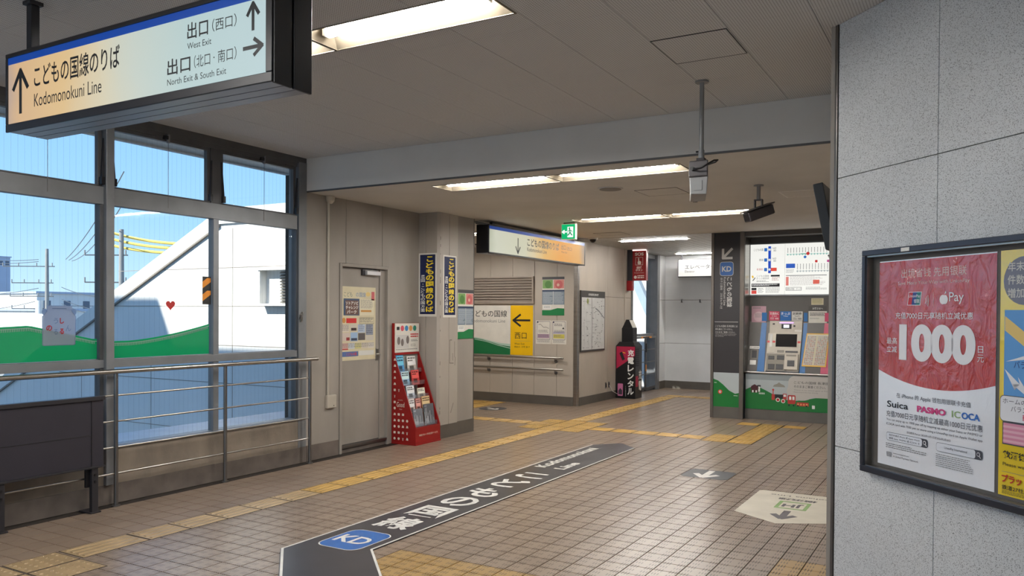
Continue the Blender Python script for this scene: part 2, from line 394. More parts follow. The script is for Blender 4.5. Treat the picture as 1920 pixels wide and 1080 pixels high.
# ---------- floor
FX0, FX1, FY0, FY1 = -8.6, 1.6, -1.6, 16.6
floor = struct(part('floor', None, lambda b: b.box(FX0, FY0, -0.25, FX1, FY1, -0.005, M_GROUT)))
def project(x, y, z=0.0):
    d = Vector((x, y, z-CAMH)); zz = d.dot(CF)
    if zz < 0.2: return None
    return 960+F_PX*d.dot(CR)/zz, CYP+F_PX*d.dot(CD)/zz
tiles = []
i0, i1 = math.floor((FX0-TX0)/TP), math.ceil((FX1-TX0)/TP); j0, j1 = math.floor((FY0-TY0)/TP), math.ceil((FY1-TY0)/TP)
for i in range(i0, i1):
    for j in range(j0, j1):
        x, y = TX0+(i+0.5)*TP, TY0+(j+0.5)*TP
        if not (FX0 < x-TP/2 and x+TP/2 < FX1 and FY0 < y-TP/2 and y+TP/2 < FY1): continue
        if x > -0.62 and x+y > 4.02 and y < 7.6: continue
        if x < -5.98 and y < 8.95: continue
        if (-5.12 < x-TP/2 and x+TP/2 < -4.82 and y < 15): continue
        p = project(x, y)
        vis = p is not None and -20 < p[0] < 1562 and p[1] < 1100
        hid = (-3.86 < x < -3.44 and y < 8.7) or (x < -5.93) or (-1.6 < x < -0.9 and 6.3 < y < 7.2)
        tiles.append((math.hypot(x, y)+(0 if vis and not hid else 100), x, y))
tiles.sort()
def tile_material(x, y):
    if -3.3 < x < -0.1 and 3.55 < y < 4.2: return M_TILEY
    if -0.98 < x < -0.2 and 4.9 < y < 5.25: return M_TILEY
    if x < -5.1 or (x < -4.0 and y > 5.0) or y > 8.6: return M_TILEP
    return M_TILE
G2 = TP/2-0.0027
tmesh = {}
for mt in (M_TILE, M_TILEP, M_TILEY):
    b = MB(); b.hexa([(-G2, -G2, -0.006), (G2, -G2, -0.006), (G2, G2, -0.006), (-G2, G2, -0.006)], [(-G2+.001, -G2+.001, 0), (G2-.001, -G2+.001, 0), (G2-.001, G2-.001, 0), (-G2+.001, G2-.001, 0)], mt)
    me = bpy.data.meshes.new('floor_tile'); me.from_pydata(b.v, [], b.f); me.materials.append(mt); me.update(); tmesh[mt] = me
for d, x, y in tiles[:300]:
    o = bpy.data.objects.new('floor_tile', tmesh[tile_material(x, y)]); COL.objects.link(o); o.parent = floor; o.location = (x, y, random.uniform(-0.0006, 0.0))
b = MB()
for d, x, y in tiles[300:]:
    z = random.uniform(-0.0006, 0.0)
    b.add([(x-G2, y-G2, -0.006), (x+G2, y-G2, -0.006), (x+G2, y+G2, -0.006), (x-G2, y+G2, -0.006), (x-G2+.001, y-G2+.001, z), (x+G2-.001, y-G2+.001, z), (x+G2-.001, y+G2-.001, z), (x-G2+.001, y+G2-.001, z)],
          [(4, 5, 6, 7), (0, 1, 5, 4), (1, 2, 6, 5), (2, 3, 7, 6), (3, 0, 4, 7)], tile_material(x, y))
stuff(b.build('floor_tile_field', floor))
# ---------- tactile paving
def tactile_mesh(wx, wy, kind, mt):
    b = MB(); a, c = wx/2-0.006, wy/2-0.006; b.box(-wx/2, -wy/2, -.004, wx/2, wy/2, .0008, M_GROUT)
    b.hexa([(-a, -c, -0.006), (a, -c, -0.006), (a, c, -0.006), (-a, c, -0.006)], [(-a+.002, -c+.002, 0.002), (a-.002, -c+.002, 0.002), (a-.002, c-.002, 0.002), (-a+.002, c-.002, 0.002)], mt)
    if kind in 'yx':
        for k in range(4):
            if kind == 'y':
                p = -a+2*a*(k+0.5)/4; h = 0.016; q = c-0.018
                lo = [(p-h, -q), (p+h, -q), (p+h, q), (p-h, q)]; hi = [(p-h*.6, -q+.006), (p+h*.6, -q+.006), (p+h*.6, q-.006), (p-h*.6, q-.006)]
            else:
                p = -c+2*c*(k+0.5)/4; h = 0.016; q = a-0.018
                lo = [(-q, p-h), (q, p-h), (q, p+h), (-q, p+h)]; hi = [(-q+.006, p-h*.6), (q-.006, p-h*.6), (q-.006, p+h*.6), (-q+.006, p+h*.6)]
            b.hexa([u+(0.0015,) for u in lo], [u+(0.0065,) for u in hi], mt)
    else:
        n = 5
        for i in range(n):
            for j in range(n):
                x, y = -a+2*a*(i+.5)/n, -c+2*c*(j+.5)/n; r, s_ = 0.013, 0.007
                b.hexa([(x-r, y, .0015), (x, y-r, .0015), (x+r, y, .0015), (x, y+r, .0015)], [(x-s_, y, .0065), (x, y-s_, .0065), (x+s_, y, .0065), (x, y+s_, .0065)], mt)
    me = bpy.data.meshes.new('tactile_block'); me.from_pydata(b.v, [], b.f); me.materials.append(M_GROUT); me.materials.append(mt); me.polygons.foreach_set('material_index', b.mi); me.update(); return me
TM = {}
def tact(x0, y0, x1, y1, kind, mt):
    k = (round(x1-x0, 3), round(y1-y0, 3), kind, mt.name)
    if k not in TM: TM[k] = tactile_mesh(x1-x0, y1-y0, kind, mt)
    o = bpy.data.objects.new('tactile_block', TM[k]); COL.objects.link(o); o.parent = floor; o.location = ((x0+x1)/2, (y0+y1)/2, 0.0)
XA, XB = -5.105, -4.835
for y0, y1 in ((1.98, 2.32), (2.325, 2.665), (2.67, 3.005)):
    tact(XA, y0, XB, y1, 'd', M_TACTW); tact(XB+.005, y0, XB+.275, y1, 'd', M_TACTW)
tact(XA, 3.02, XB, 3.495, 'y', M_TACTW)
ys = [3.50+0.3285*k for k in range(4)]+[4.81+0.343*k for k in range(14)]+[9.585]
for a, c in zip(ys[:-1], ys[1:]): tact(XA, a, XB, c, 'y', M_TACTW if a < 5.0 else M_TACT)
for ix, (a, c) in enumerate(((-5.43, -5.125), (-5.12, -4.815), (-4.81, -4.505))):
    for y in (9.59, 9.925, 10.26): tact(a, y, c, y+0.33, 'd', M_TACT)
x = -6.75
while x < -5.5: tact(x, 9.95, x+0.308, 10.25, 'x', M_TACT); x += 0.311
x = -4.50
while x < -2.95: tact(x, 9.88, x+0.308, 10.17, 'x', M_TACT); x += 0.312
for x in (-2.93, -2.615):
    for y in (9.8, 10.115): tact(x, y, x+0.31, y+0.31, 'd', M_TACT)
for k in range(4): tact(-2.615, 10.43+0.335*k, -2.305, 10.76+0.335*k, 'y', M_TACT)
tact(-2.93, 11.50, -2.62, 11.77, 'x', M_TACT); tact(-2.30, 11.50, -1.99, 11.77, 'x', M_TACT)
y = 10.6
while y < 14.6: tact(-5.14, y, -4.85, y+0.335, 'y', M_TACT); y += 0.338
for x in (-5.14, -4.835, -4.53): tact(x, 14.72, x+0.30, 15.05, 'd', M_TACT)
x = -4.22
while x < -3.5: tact(x, 14.76, x+0.30, 15.03, 'x', M_TACT); x += 0.305
for k in range(3): tact(-8.1+0.33*k, 11.2, -7.775+0.33*k, 11.7, 'x', M_TACT); tact(-8.1+0.33*k, 11.705, -7.775+0.33*k, 12.2, 'x', M_TACT)

# ---------- ceilings and the lamp recesses in them
LAMPS = []   # (x0, x1, y0, y1, z, label, group)
for xa, xb, wh in ((-4.625, -3.392, 'window'), (-3.37, -2.135, 'granite')):
    for yc, nm in ((0.40, 'r1'), (3.55, 'r2')):
        LAMPS.append((xa, xb, yc-0.16, yc+0.16, ZC, nm, wh))
    for yc, nm in ((6.63, 'r3'), (9.78, 'r4')):
        LAMPS.append((xa, xb, yc-0.17, yc+0.17, ZL, nm, wh))
LAMPS.append((-7.9, -6.7, 10.5, 10.84, ZL, 'r7', 'slat2'))  # unseen lamp, added to brighten the side corridor wall
LAMPS.append((-5.25, -4.02, 12.70, 12.84, ZL, 'r5', 'slat'))
LAMPS.append((-5.31, -4.06, 15.80, 15.94, ZL, 'r6', 'slat'))
holes_hi = [(l[0], l[2], l[1], l[3]) for l in LAMPS if l[4] == ZC]; holes_lo = [(l[0], l[2], l[1], l[3]) for l in LAMPS if l[4] == ZL]
ceil = structure('ceiling', (0, 0, ZC))
boxpart('ceiling_slab', ceil, (-6.2, -1.75, 3.32, 1.7, YB+0.4, 3.45), M_CEIL)
TXc, TYc, PX, PY = -1.6573, 4.912, 0.4545, 0.4775
for i in range(-10, 8):
    for j in range(-21, 4):
        x0, x1 = TXc+i*PX, TXc+(i+1)*PX; y0, y1 = TYc+j*PY, TYc+(j+1)*PY
        x0 = max(x0, XW+0.0); x1 = min(x1, 1.6); y0 = max(y0, -1.6); y1 = min(y1, YB-0.003)
        if x1-x0 < 0.03 or y1-y0 < 0.03: continue
        if x0 > -0.3 and y0 > 5.2: continue
        b = MB()
        for (a, c, d_, e_) in rect_minus((x0+.0015, y0+.0008, x1-.0015, y1-.0008), holes_hi): b.box(a, c, ZC, d_, e_, ZC+0.012, M_PERF)
        if b.v: b.build('ceiling_tile', ceil)
ceil2 = structure('ceiling', (0, 0, ZL))
def low_ceiling(b):
    for (a, c, d_, e_) in rect_minus((-8.6, YB+0.02, 1.6, 12.13), holes_lo+[(-9, 6, -6.1, 8.96)]): b.box(a, c, ZL, d_, e_, ZL+0.10, M_CEIL)
part('ceiling_panel', ceil2, low_ceiling)
boxpart('ceiling_slab', ceil2, (-6.2, YB+0.4, 3.0, 1.7, 8.97, 3.1), M_CEIL); boxpart('ceiling_slab', ceil2, (-8.65, 8.97, 3.0, 1.7, 12.5, 3.1), M_CEIL); boxpart('ceiling_slab', ceil2, (-5.95, 12.5, 3.0, 1.7, 16.7, 3.1), M_CEIL)
beam = struct(part('ceiling_beam', None, lambda b: (b.box(XW-0.1, YB, ZL-0.004, 1.6, YB+0.02, 3.2, M_BEAM), b.box(XW-0.1, YB-0.004, ZL-0.006, 1.6, YB+0.012, ZL+0.010, M_ALUD)), bevel=0.0))
x = -5.80
while x < -3.35:
    b = MB()
    for (a, c, d_, e_) in rect_minus((x+0.003, 12.135, min(x+0.127, -3.4), 16.5), holes_lo): b.box(a, c, ZL-0.002, d_, e_, ZL+0.02, M_SLAT)
    b.build('ceiling_slat', ceil2); x += 0.13

# ---------- left wall: parapet, posts, windows
wl = structure('wall_left', (XW, 0, 0))
boxpart('parapet', wl, (XW-0.14, -1.75, 0.0, XW, YB-0.005, 0.445), M_CONC)
boxpart('sill', wl, (XW-0.16, -1.75, 0.445, XW+0.012, YB-0.005, 0.462), M_ALU)
struct(boxpart('baseboard_left', None, (XW, -1.75, 0.0, XW+0.008, YB, 0.16), M_BASE))
boxpart('window_head', wl, (XW-0.14, -1.75, 3.085, XW, YB, 3.3), M_ALUD)
POSTS = [3.965-2.1*k for k in range(0, 3)]+[-1.7]
for p in POSTS:
    boxpart('post', wl, (XW-0.1, p-0.035, 0.16, XW+0.035, p+0.035, 3.10), M_ALU, 0.004)
boxpart('post', wl, (XW-0.14, 6.06, 0.16, XW+0.006, YB, 3.10), M_ALU, 0.003)
XG = XW-0.035
def window(n, y0, y1, first):
    wd = structure('window_%d' % n, (XG, (y0+y1)/2, 0.46))
    ym = (y0+y1)/2+(0.01 if first else 0)
    def fr(b):
        x0, x1 = XW-0.075, XW-0.004
        b.box(x0, y0, 2.405, x1+0.004, y1, 2.545, M_ALU); b.box(x0, y0, 1.10, x1+0.008, y1, 1.165, M_ALU)
        b.box(x0, y0, 3.045, x1, y1, 3.09, M_ALUD)
        for (za, zb) in ((0.46, 1.10), (1.165, 2.405)):
            b.box(x0, ym-0.03, za, x1, ym+0.03, zb, M_ALU); b.box(x0, y0, za, x1, y0+0.006, zb, M_ALUD); b.box(x0, y1-0.03 if not first else y1-0.006, za, x1, y1, zb, M_ALUD)
            b.box(x0, y0, za, x1-.02, y1, za+0.006, M_ALU)
        b.box(x0, ym-0.06, 2.545, x1, ym+0.06, 3.045, M_ALUD)
    part('frame', wd, fr, 0.002)
    for (ya, yb, za, zb) in ((y0+.006, ym-.03, 0.466, 1.10), (ym+.03, y1-.006, 0.466, 1.10), (y0+.006, ym-.03, 1.171, 2.405), (ym+.03, y1-.006, 1.171, 2.405), (y0+.03, ym-.06, 2.555, 3.04), (ym+.06, y1-.05, 2.555, 3.04)):
        p = boxpart('pane', wd, (XG-0.003, ya, za, XG+0.003, yb, zb), M_GLASS)
        def wires(b):
            y = ya+0.02
            while y < yb: b.box(XG-0.001, y-0.00022, za+.01, XG-0.0005, y+0.00022, zb-.01, M_STEELD); y += 0.0485
        stuff(part('wire_mesh', p, wires))
    for (ya, yb) in ((y0+.008, ym-.062), (ym+.062, y1-.008)):
        def sash(b):
            x0, x1 = XG-0.02, XG+0.022; s_ = 0.035
            b.box(x0, ya, 2.548, x1, yb, 2.56, M_ALUD); b.box(x0, ya, 3.015, x1, yb, 3.045, M_ALUD); b.box(x0, ya, 2.56, x1, ya+s_*0.6, 3.015, M_ALUD); b.box(x0, yb-s_, 2.56, x1, yb, 3.015, M_ALUD)
        part('sash', wd, sash, 0.002)
        yc = (ya+yb)/2+0.03
        def cord(b):
            b.cyl((XW+0.004, yc, 2.445), (XW+0.004, yc, 3.04), 0.0022, M_STEELD, 6); b.box(XW-0.012, yc-0.045, 3.03, XW+0.014, yc-0.005, 3.06, M_BLACK); b.box(XW-0.01, yc-0.008, 3.0, XW+0.012, yc+0.012, 3.075, M_ALU)
        part('pull_cord', wd, cord)
        for (yy, sg) in ((ya+0.008, 1), (yb-0.012, -1)):
            def stay(b):
                b.hexa([(XW-.01, yy-.006, 2.59), (XW+.02, yy-.006, 2.59), (XW+.02, yy+.006, 2.59), (XW-.01, yy+.006, 2.59)], [(XW-.006, yy-.006-.018*sg, 2.93), (XW+.004, yy-.006-.018*sg, 2.93), (XW+.004, yy+.006-.018*sg, 2.93), (XW-.006, yy+.006-.018*sg, 2.93)], M_CHAR)
                b.box(XW-0.012, yy-0.014, 2.56, XW+0.024, yy+0.014, 2.62, M_BLACK)
            part('stay', wd, stay)
    if first:
        part('latch', wd, lambda b: (b.box(XW-.004, 6.075, 1.46, XW+.02, 6.10, 1.54, M_STEEL), b.hexa([(XW+.012, 6.06, 1.49), (XW+.03, 6.06, 1.49), (XW+.03, 6.075, 1.49), (XW+.012, 6.075, 1.49)], [(XW+.012, 6.09, 1.56), (XW+.03, 6.09, 1.56), (XW+.03, 6.105, 1.56), (XW+.012, 6.105, 1.56)], M_STEEL)))
window(1, 4.0, 6.04, True)
for k in range(3): window(k+2, POSTS[k+1]+0.035, POSTS[k]-0.035-0.065*0, False)

# ---------- left wall beyond the beam: painted panels, door
boxpart('wall_core', wl, (XW-0.3, YB, 0, XW-0.09, 8.95, 3.0), M_WALLB)
for poly in ([(YB+.004, 0), (6.673, 0), (6.673, 2.102), (6.777, 2.102), (6.777, ZL), (YB+.004, ZL)], [(6.783, 2.102), (7.403, 2.102), (7.403, ZL), (6.783, ZL)], [(7.532, 0), (8.135, 0), (8.135, ZL), (7.409, ZL), (7.409, 2.102), (7.532, 2.102)]):
    part('wall_panel', wl, lambda b: b.prism(poly, 'x', XW-0.09, XW, M_WALL), 0.002)
struct(part('baseboard_door_wall', None, lambda b: b.box(XW, YB+0.01, 0, XW+0.006, 6.665, 0.165, M_BASE)))
door = structure('door_1', (XW, 7.1, 0))
part('door_frame', door, lambda b: (b.box(XW-.088, 6.675, 0, XW+.012, 6.712, 2.1, M_WALL), b.box(XW-.088, 7.495, 0, XW+.012, 7.53, 2.1, M_WALL), b.box(XW-.088, 6.712, 2.066, XW+.012, 7.495, 2.1, M_WALL), b.box(XW-.088, 7.405, 0.08, XW-.03, 7.495, 2.066, M_WALL)), 0.002)
part('door_leaf', door, lambda b: b.box(XW-.085, 6.714, 0.085, XW-.045, 7.402, 2.062, M_WALL), 0.002)
part('threshold', door, lambda b: (b.box(XW-.088, 6.712, 0, XW-.01, 7.495, 0.055, M_BASE), b.box(XW-.09, 6.712, 0.055, XW+.008, 7.495, 0.082, M_STEELD)))
clo = part('door_closer', door, lambda b: (b.box(XW-.045, 7.09, 2.035, XW-.028, 7.36, 2.058, M_STEELD), b.box(XW-.045, 7.13, 1.99, XW+.01, 7.37, 2.036, mat('closer_silver', (196, 196, 198), 0.4, 0.3, 0.02)), b.box(XW-.045, 7.08, 1.985, XW-.02, 7.13, 2.05, M_CHAR)), 0.004)
part('door_handle', door, lambda b: (b.box(XW-.045, 7.345, 1.0, XW-.036, 7.385, 1.14, M_STEEL), b.cyl((XW-.036, 7.365, 1.07), (XW+.0, 7.365, 1.07), 0.014, M_STEEL), b.box(XW-.004, 7.30, 1.062, XW+.008, 7.378, 1.078, M_STEEL)), 0.003)

# ---------- clad column between the door and the side corridor
cl = structure('wall_column', (-5.88, 8.55, 0))
boxpart('column_core', cl, (-6.1, 8.14, 0, -5.75, 8.94, ZL), M_WALLB)
for bx in ((XW, 8.125, 0.165, -5.917, 8.14, ZL), (-5.911, 8.125, 0.165, -5.748, 8.14, ZL), (-5.75, 8.158, 0.165, -5.72, 8.355, ZL), (-5.75, 8.361, 0.165, -5.72, 8.55, ZL)):
    boxpart('cladding', cl, bx, M_PANEL2, 0.002)
part('cladding', cl, lambda b: b.prism([(-5.746, 8.125), (-5.72, 8.152), (-5.72, 8.156), (-5.75, 8.156), (-5.75, 8.125)], 'z', 0.165, ZL, M_PANEL2))
boxpart('cladding', cl, (-5.75, 8.553, 0.165, -5.735, 8.945, ZL), M_WALL, 0.002)
boxpart('corner_strip', cl, (-5.752, 8.945, 0, -5.732, 8.957, ZL), M_STEELD)
part('skirting', cl, lambda b: (b.prism([(-6.0, 8.118), (-5.742, 8.118), (-5.713, 8.15), (-5.713, 8.553), (-6.0, 8.553)], 'z', 0, 0.165, M_SKIRT), b.box(-5.76, 8.553, 0, -5.727, 8.957, 0.172, M_SKIRT)))
# ---------- side corridor
M_PANEL3 = mat('corridor_panel', (178, 168, 155), 0.5, 0, 0.05, 2.5, stretch=(1, 1, 0.35))
wc = structure('wall_corridor', (-7.2, 12.3, 0))
boxpart('wall_core', wc, (-8.6, 12.31, 0, -5.9, 12.5, ZL+.1), M_WALLB)
sx_ = [-8.6, -7.96, -7.523, -7.065, -6.627, -6.187, -5.868]
for a, c in zip(sx_[:-1], sx_[1:]): boxpart('wall_panel', wc, (a+.003, 12.3, 0.15, c-.003, 12.312, ZL), M_PANEL3, 0.001)
struct(boxpart('baseboard_corridor', None, (-8.6, 12.288, 0, -5.868, 12.31, 0.152), M_SKIRT))
boxpart('corner_post', wc, (-5.865, 12.283, 0, -5.79, 12.36, ZL), M_STEEL, 0.004)
struct(boxpart('wall_corridor_end', None, (-8.8, 8.9, 0, -8.6, 12.5, ZL+.1), M_PANEL2))
struct(boxpart('wall_corridor_south', None, (-8.6, 8.96, 0, -5.76, 9.0, ZL), M_PANEL2))
# ---------- map wall
wm = structure('wall_map', (-5.8, 13.5, 0))
boxpart('wall_core', wm, (-5.95, 12.36, 0, -5.811, 14.74, ZL), M_WALLB)
for (ya, yb) in ((12.36, 13.582), (13.588, 14.376), (14.382, 14.74)):
    for (za, zb) in ((0.14, 1.876), (1.882, ZL)): boxpart('wall_panel', wm, (-5.812, ya, za, -5.8, yb, zb), M_PANEL3, 0.001)
struct(boxpart('baseboard_map', None, (-5.812, 12.36, 0, -5.788, 14.74, 0.142), M_SKIRT))
part('conduit', wm, lambda b: b.box(-5.8, 14.385, 0.14, -5.785, 14.405, ZL, M_PANEL3))
# ---------- elevator lobby
we = structure('wall_lobby', (-4.7, 16.5, 0))
boxpart('wall_core', we, (-5.9, 16.512, 0, -3.3, 16.65, ZL+.3), M_WALLB)
for (za, zb) in ((0.16, 0.955), (0.961, 1.872), (1.878, ZL+.2)): boxpart('wall_panel', we, (-5.72, 16.5, za, -3.3, 16.513, zb), mat('lobby_panel', (212, 214, 215), 0.45, 0, 0.04, 2), 0.001)
for (za, zb) in ((0.16, 0.955), (0.961, 1.872), (1.878, ZL+.2)): boxpart('wall_panel', we, (-5.85, 16.16, za, -5.72, 16.5, zb), MATS['lobby_panel'], 0.001)
struct(part('baseboard_lobby', None, lambda b: (b.box(-5.72, 16.486, 0, -3.3, 16.5, 0.16, M_SKIRT), b.box(-5.72, 16.16, 0, -5.706, 16.5, 0.16, M_SKIRT))))
struct(boxpart('wall_lobby_right', None, (-3.44, 12.3, 0, -3.3, 16.5, ZL+.2), M_PANEL2))
for xx in (-5.355, -4.96):
    part('coat_hook', we, lambda b: (b.box(xx-.006, 16.47, 1.82, xx+.006, 16.5, 1.885, M_CHAR), b.box(xx-.006, 16.455, 1.82, xx+.03, 16.47, 1.832, M_CHAR)))
# glazed opening with its frame in the map wall
wd = structure('window_6', (-5.8, 15.45, 0))
part('frame', wd, lambda b: (b.box(-5.95, 14.74, 0, -5.78, 14.80, ZL, M_ALU), b.box(-5.97, 16.02, 0, -5.72, 16.16, ZL, M_ALU), b.box(-5.95, 14.80, 2.72, -5.78, 16.02, ZL, M_ALU), b.box(-5.93, 14.80, 1.12, -5.80, 16.02, 1.17, M_ALU), b.box(-5.93, 14.80, 0, -5.80, 16.02, 0.05, M_ALU)), 0.003)
boxpart('pane', wd, (-5.885, 14.80, 1.17, -5.879, 16.02, 2.72), M_GLASS)
boxpart('pane', wd, (-5.885, 14.80, 0.05, -5.879, 16.02, 1.12), M_GLASS)

# ---------- granite pillar wall at 45 degrees
S2 = math.sqrt(0.5)
PT = lambda t, z=0.0, n=0.0: Vector((-0.665+t*S2-n*S2, 4.726-t*S2-n*S2, z))
wp = structure('wall_right', tuple(PT(1.2)))
part('wall_core', wp, lambda b: b.prism([tuple(PT(0.02, 0, -0.03))[:2], tuple(PT(3.2, 0, -0.03))[:2], (1.62, 7.5), (-0.655, 7.5)], 'z', 0, 3.3, M_WALLB))
ts = [0.012, 0.724, 1.436, 2.148, 2.86, 3.2]; zs = [0.0, 0.837, 2.306, ZC]
for a, c in zip(ts[:-1], ts[1:]):
    for za, zb in zip(zs[:-1], zs[1:]):
        lo = [PT(a+.002, za+.002, -.03), PT(c-.002, za+.002, -.03), PT(c-.002, za+.002, 0), PT(a+.002, za+.002, 0)]
        hi = [p+Vector((0, 0, zb-za-.004)) for p in lo]
        part('granite_slab', wp, lambda b: b.hexa(lo, hi, M_GRANITE), 0.0012)
part('corner_strip', wp, lambda b: b.hexa([PT(-.014, 0, -.03), PT(.008, 0, -.03), PT(.008, 0, .006), PT(-.014, 0, .006)], [PT(-.014, ZC, -.03), PT(.008, ZC, -.03), PT(.008, ZC, .006), PT(-.014, ZC, .006)], M_STEELD), 0.003)
boxpart('pillar_side', wp, (-0.70, 4.745, 0, -0.655, 7.5, ZC), M_PANEL2)
# ---------- walls out of the picture that close the hall
struct(boxpart('wall_side', None, (1.6, -1.7, 0, 1.75, 2.5, 3.3), M_PANEL2))
wb = structure('wall_back', (-2.2, -1.7, 0))
boxpart('parapet', wb, (-6.2, -1.75, 0, 1.75, -1.6, 0.1), M_CONC); boxpart('window_head', wb, (-6.2, -1.75, 2.98, 1.75, -1.6, 3.3), M_ALUD)
w7 = structure('window_7', (-2.2, -1.68, 0.1))  # unseen glazing, added close behind the camera to daylight the granite
for k in range(5):
    x_ = -6.12+1.955*k
    boxpart('frame', w7, (x_-.04, -1.72, 0.1, x_+.04, -1.63, 2.98), M_ALU)
    if k < 4: boxpart('pane', w7, (x_+.04, -1.683, 0.1, x_+1.915, -1.677, 2.98), M_GLASS)
struct(boxpart('wall_far_side', None, (1.6, 7.5, 0, 1.75, 12.6, 3.3), M_PANEL2))

# ---------- outside the windows
ex = structure('exterior_building', (-12, 9, -7))
def extwall(b):
    top = [(-20, -1.23), (-15.82, 0.74), (-13.36, 1.87), (-10.54, 3.17), (-9.69, 3.20), (-6.3, 3.22), (-6.3, -7), (-20, -7)]
    b.prism(top, 'y', 8.9, 8.955, M_EXT); b.prism([(-20, -1.23), (-10.54, 3.17), (-8.7, 3.2), (-8.7, -7), (-20, -7)], 'y', 8.955, 11.9, M_EXT)
part('gable_wall', ex, extwall)
part('coping', ex, lambda b: (b.hexa([(-20, 8.86, -1.44), (-10.56, 8.86, 2.955), (-10.56, 12, 2.955), (-20, 12, -1.44)], [(-20, 8.86, -1.20), (-10.56, 8.86, 3.20), (-10.56, 12, 3.20), (-20, 12, -1.20)], M_EXT), b.box(-10.58, 8.86, 2.975, -6.3, 9.0, 3.22, M_EXT), b.hexa([(-20, 8.855, -1.47), (-10.56, 8.855, 2.93), (-10.56, 8.9, 2.93), (-20, 8.9, -1.47)], [(-20, 8.855, -1.44), (-10.56, 8.855, 2.96), (-10.56, 8.9, 2.96), (-20, 8.9, -1.44)], M_EXTJ)))
for z in (2.27, 1.652, 1.02, 0.41, -0.385, -1.2): part('joint', ex, lambda b: b.box(-13.2 if z > 1.8 else -15, 8.896, z-.005, -6.3, 8.9, z+.005, M_EXTJ))
for x in (-10.275, -12.3, -14.3): part('joint', ex, lambda b: b.box(x-.005, 8.896, -3, x+.005, 8.9, 2.9 if x > -11 else 0.7, M_EXTJ))
lv = thing('exterior_vent', 'recessed louvred vent box in the white wall outside the window', 'vent', (-9.0, 8.85, 1.66))
part('hood', lv, lambda b: (b.box(-9.56, 8.74, 2.2, -8.2, 8.9, 2.235, M_EXT), b.box(-9.55, 8.76, 1.66, -9.51, 8.9, 2.2, M_EXT), b.box(-9.56, 8.74, 1.655, -8.2, 8.9, 1.69, M_EXT)))
for k in range(11): part('louvre', lv, lambda b: b.hexa([(-9.2, 8.87, 1.70+.045*k), (-8.2, 8.87, 1.70+.045*k), (-8.2, 8.9, 1.725+.045*k), (-9.2, 8.9, 1.725+.045*k)], [(-9.2, 8.865, 1.707+.045*k), (-8.2, 8.865, 1.707+.045*k), (-8.2, 8.895, 1.732+.045*k), (-9.2, 8.895, 1.732+.045*k)], M_STEEL))
struct(part('eave', None, lambda b: (b.box(-7.05, -1.8, 3.30, -6.05, 6.9, 3.45, M_EXT), b.box(-7.06, -1.8, 3.17, -7.0, 6.9, 3.46, M_EXT), b.box(-7.0, -1.8, 3.19, -6.05, 6.9, 3.30, M_EXT))))
struct(part('lower_roof', None, lambda b: (b.box(-7.0, -1.8, 0.32, -6.17, 8.85, 0.40, mat('roof_flashing', (196, 198, 200), 0.5, 0.2, 0.06, 3)))))
struct(part('added_shading_wing', None, lambda b: (b.box(-40, -25, -7, -15.48, 0.5, 8.52, M_EXT), b.box(-15.48, -25, -7, -12.2, 0.5, 7.7, M_EXT), b.box(-12.2, -25, -7, -9.8, 0.5, 11.0, M_EXT))))  # unseen wing, stepped to cast the wall shadow and keep sun off windows
struct(part('roof', None, lambda b: (b.box(-6.2, -1.8, 3.46, 1.8, 6.6, 3.6, M_EXT), b.box(-6.2, 6.6, 3.12, 1.8, 8.97, 3.25, M_EXT), b.box(-8.65, 8.97, 3.10, 1.8, 12.5, 3.15, M_EXT), b.box(-5.95, 12.5, 3.12, 1.8, 16.7, 3.25, M_EXT), b.box(-7.0, -5.6, 3.3, 2.4, -1.75, 3.42, M_EXT), b.box(-8.6, 12.4, 3.3, -5.9, 15.3, 3.4, M_EXT))))  # unseen rear overhang and lobby canopy among these are added to block sun
struct(part('added_bounce_deck', None, lambda b: b.box(-9.7, -30, -0.3, 12, -1.76, -0.02, mat('deck_concrete', (200, 198, 192), .8, 0, .05, 2))))  # unseen deck, added to bounce sunlight in through the back glazing
struct(part('ground', None, lambda b: b.box(-600, -200, -7.2, 60, 400, -7.0, mat('ground_grey', (150, 150, 146), 0.9, 0, 0.1, 0.1))))
# outside the lobby opening: white stair enclosure and a brace
es = struct(part('exterior_stair_wall', None, lambda b: b.box(-10.5, 18.4, -7, -5.9, 18.6, 4.2, M_EXT)))
part('brace', es, lambda b: b.hexa([(-7.95, 18.2, 4.0), (-7.75, 18.2, 4.0), (-7.75, 18.4, 4.0), (-7.95, 18.4, 4.0)], [(-6.15, 18.2, 0.2), (-5.95, 18.2, 0.2), (-5.95, 18.4, 0.2), (-6.15, 18.4, 0.2)], mat('pale_blue_steel', (164, 182, 196), 0.5, 0.1, 0.04, 4)))

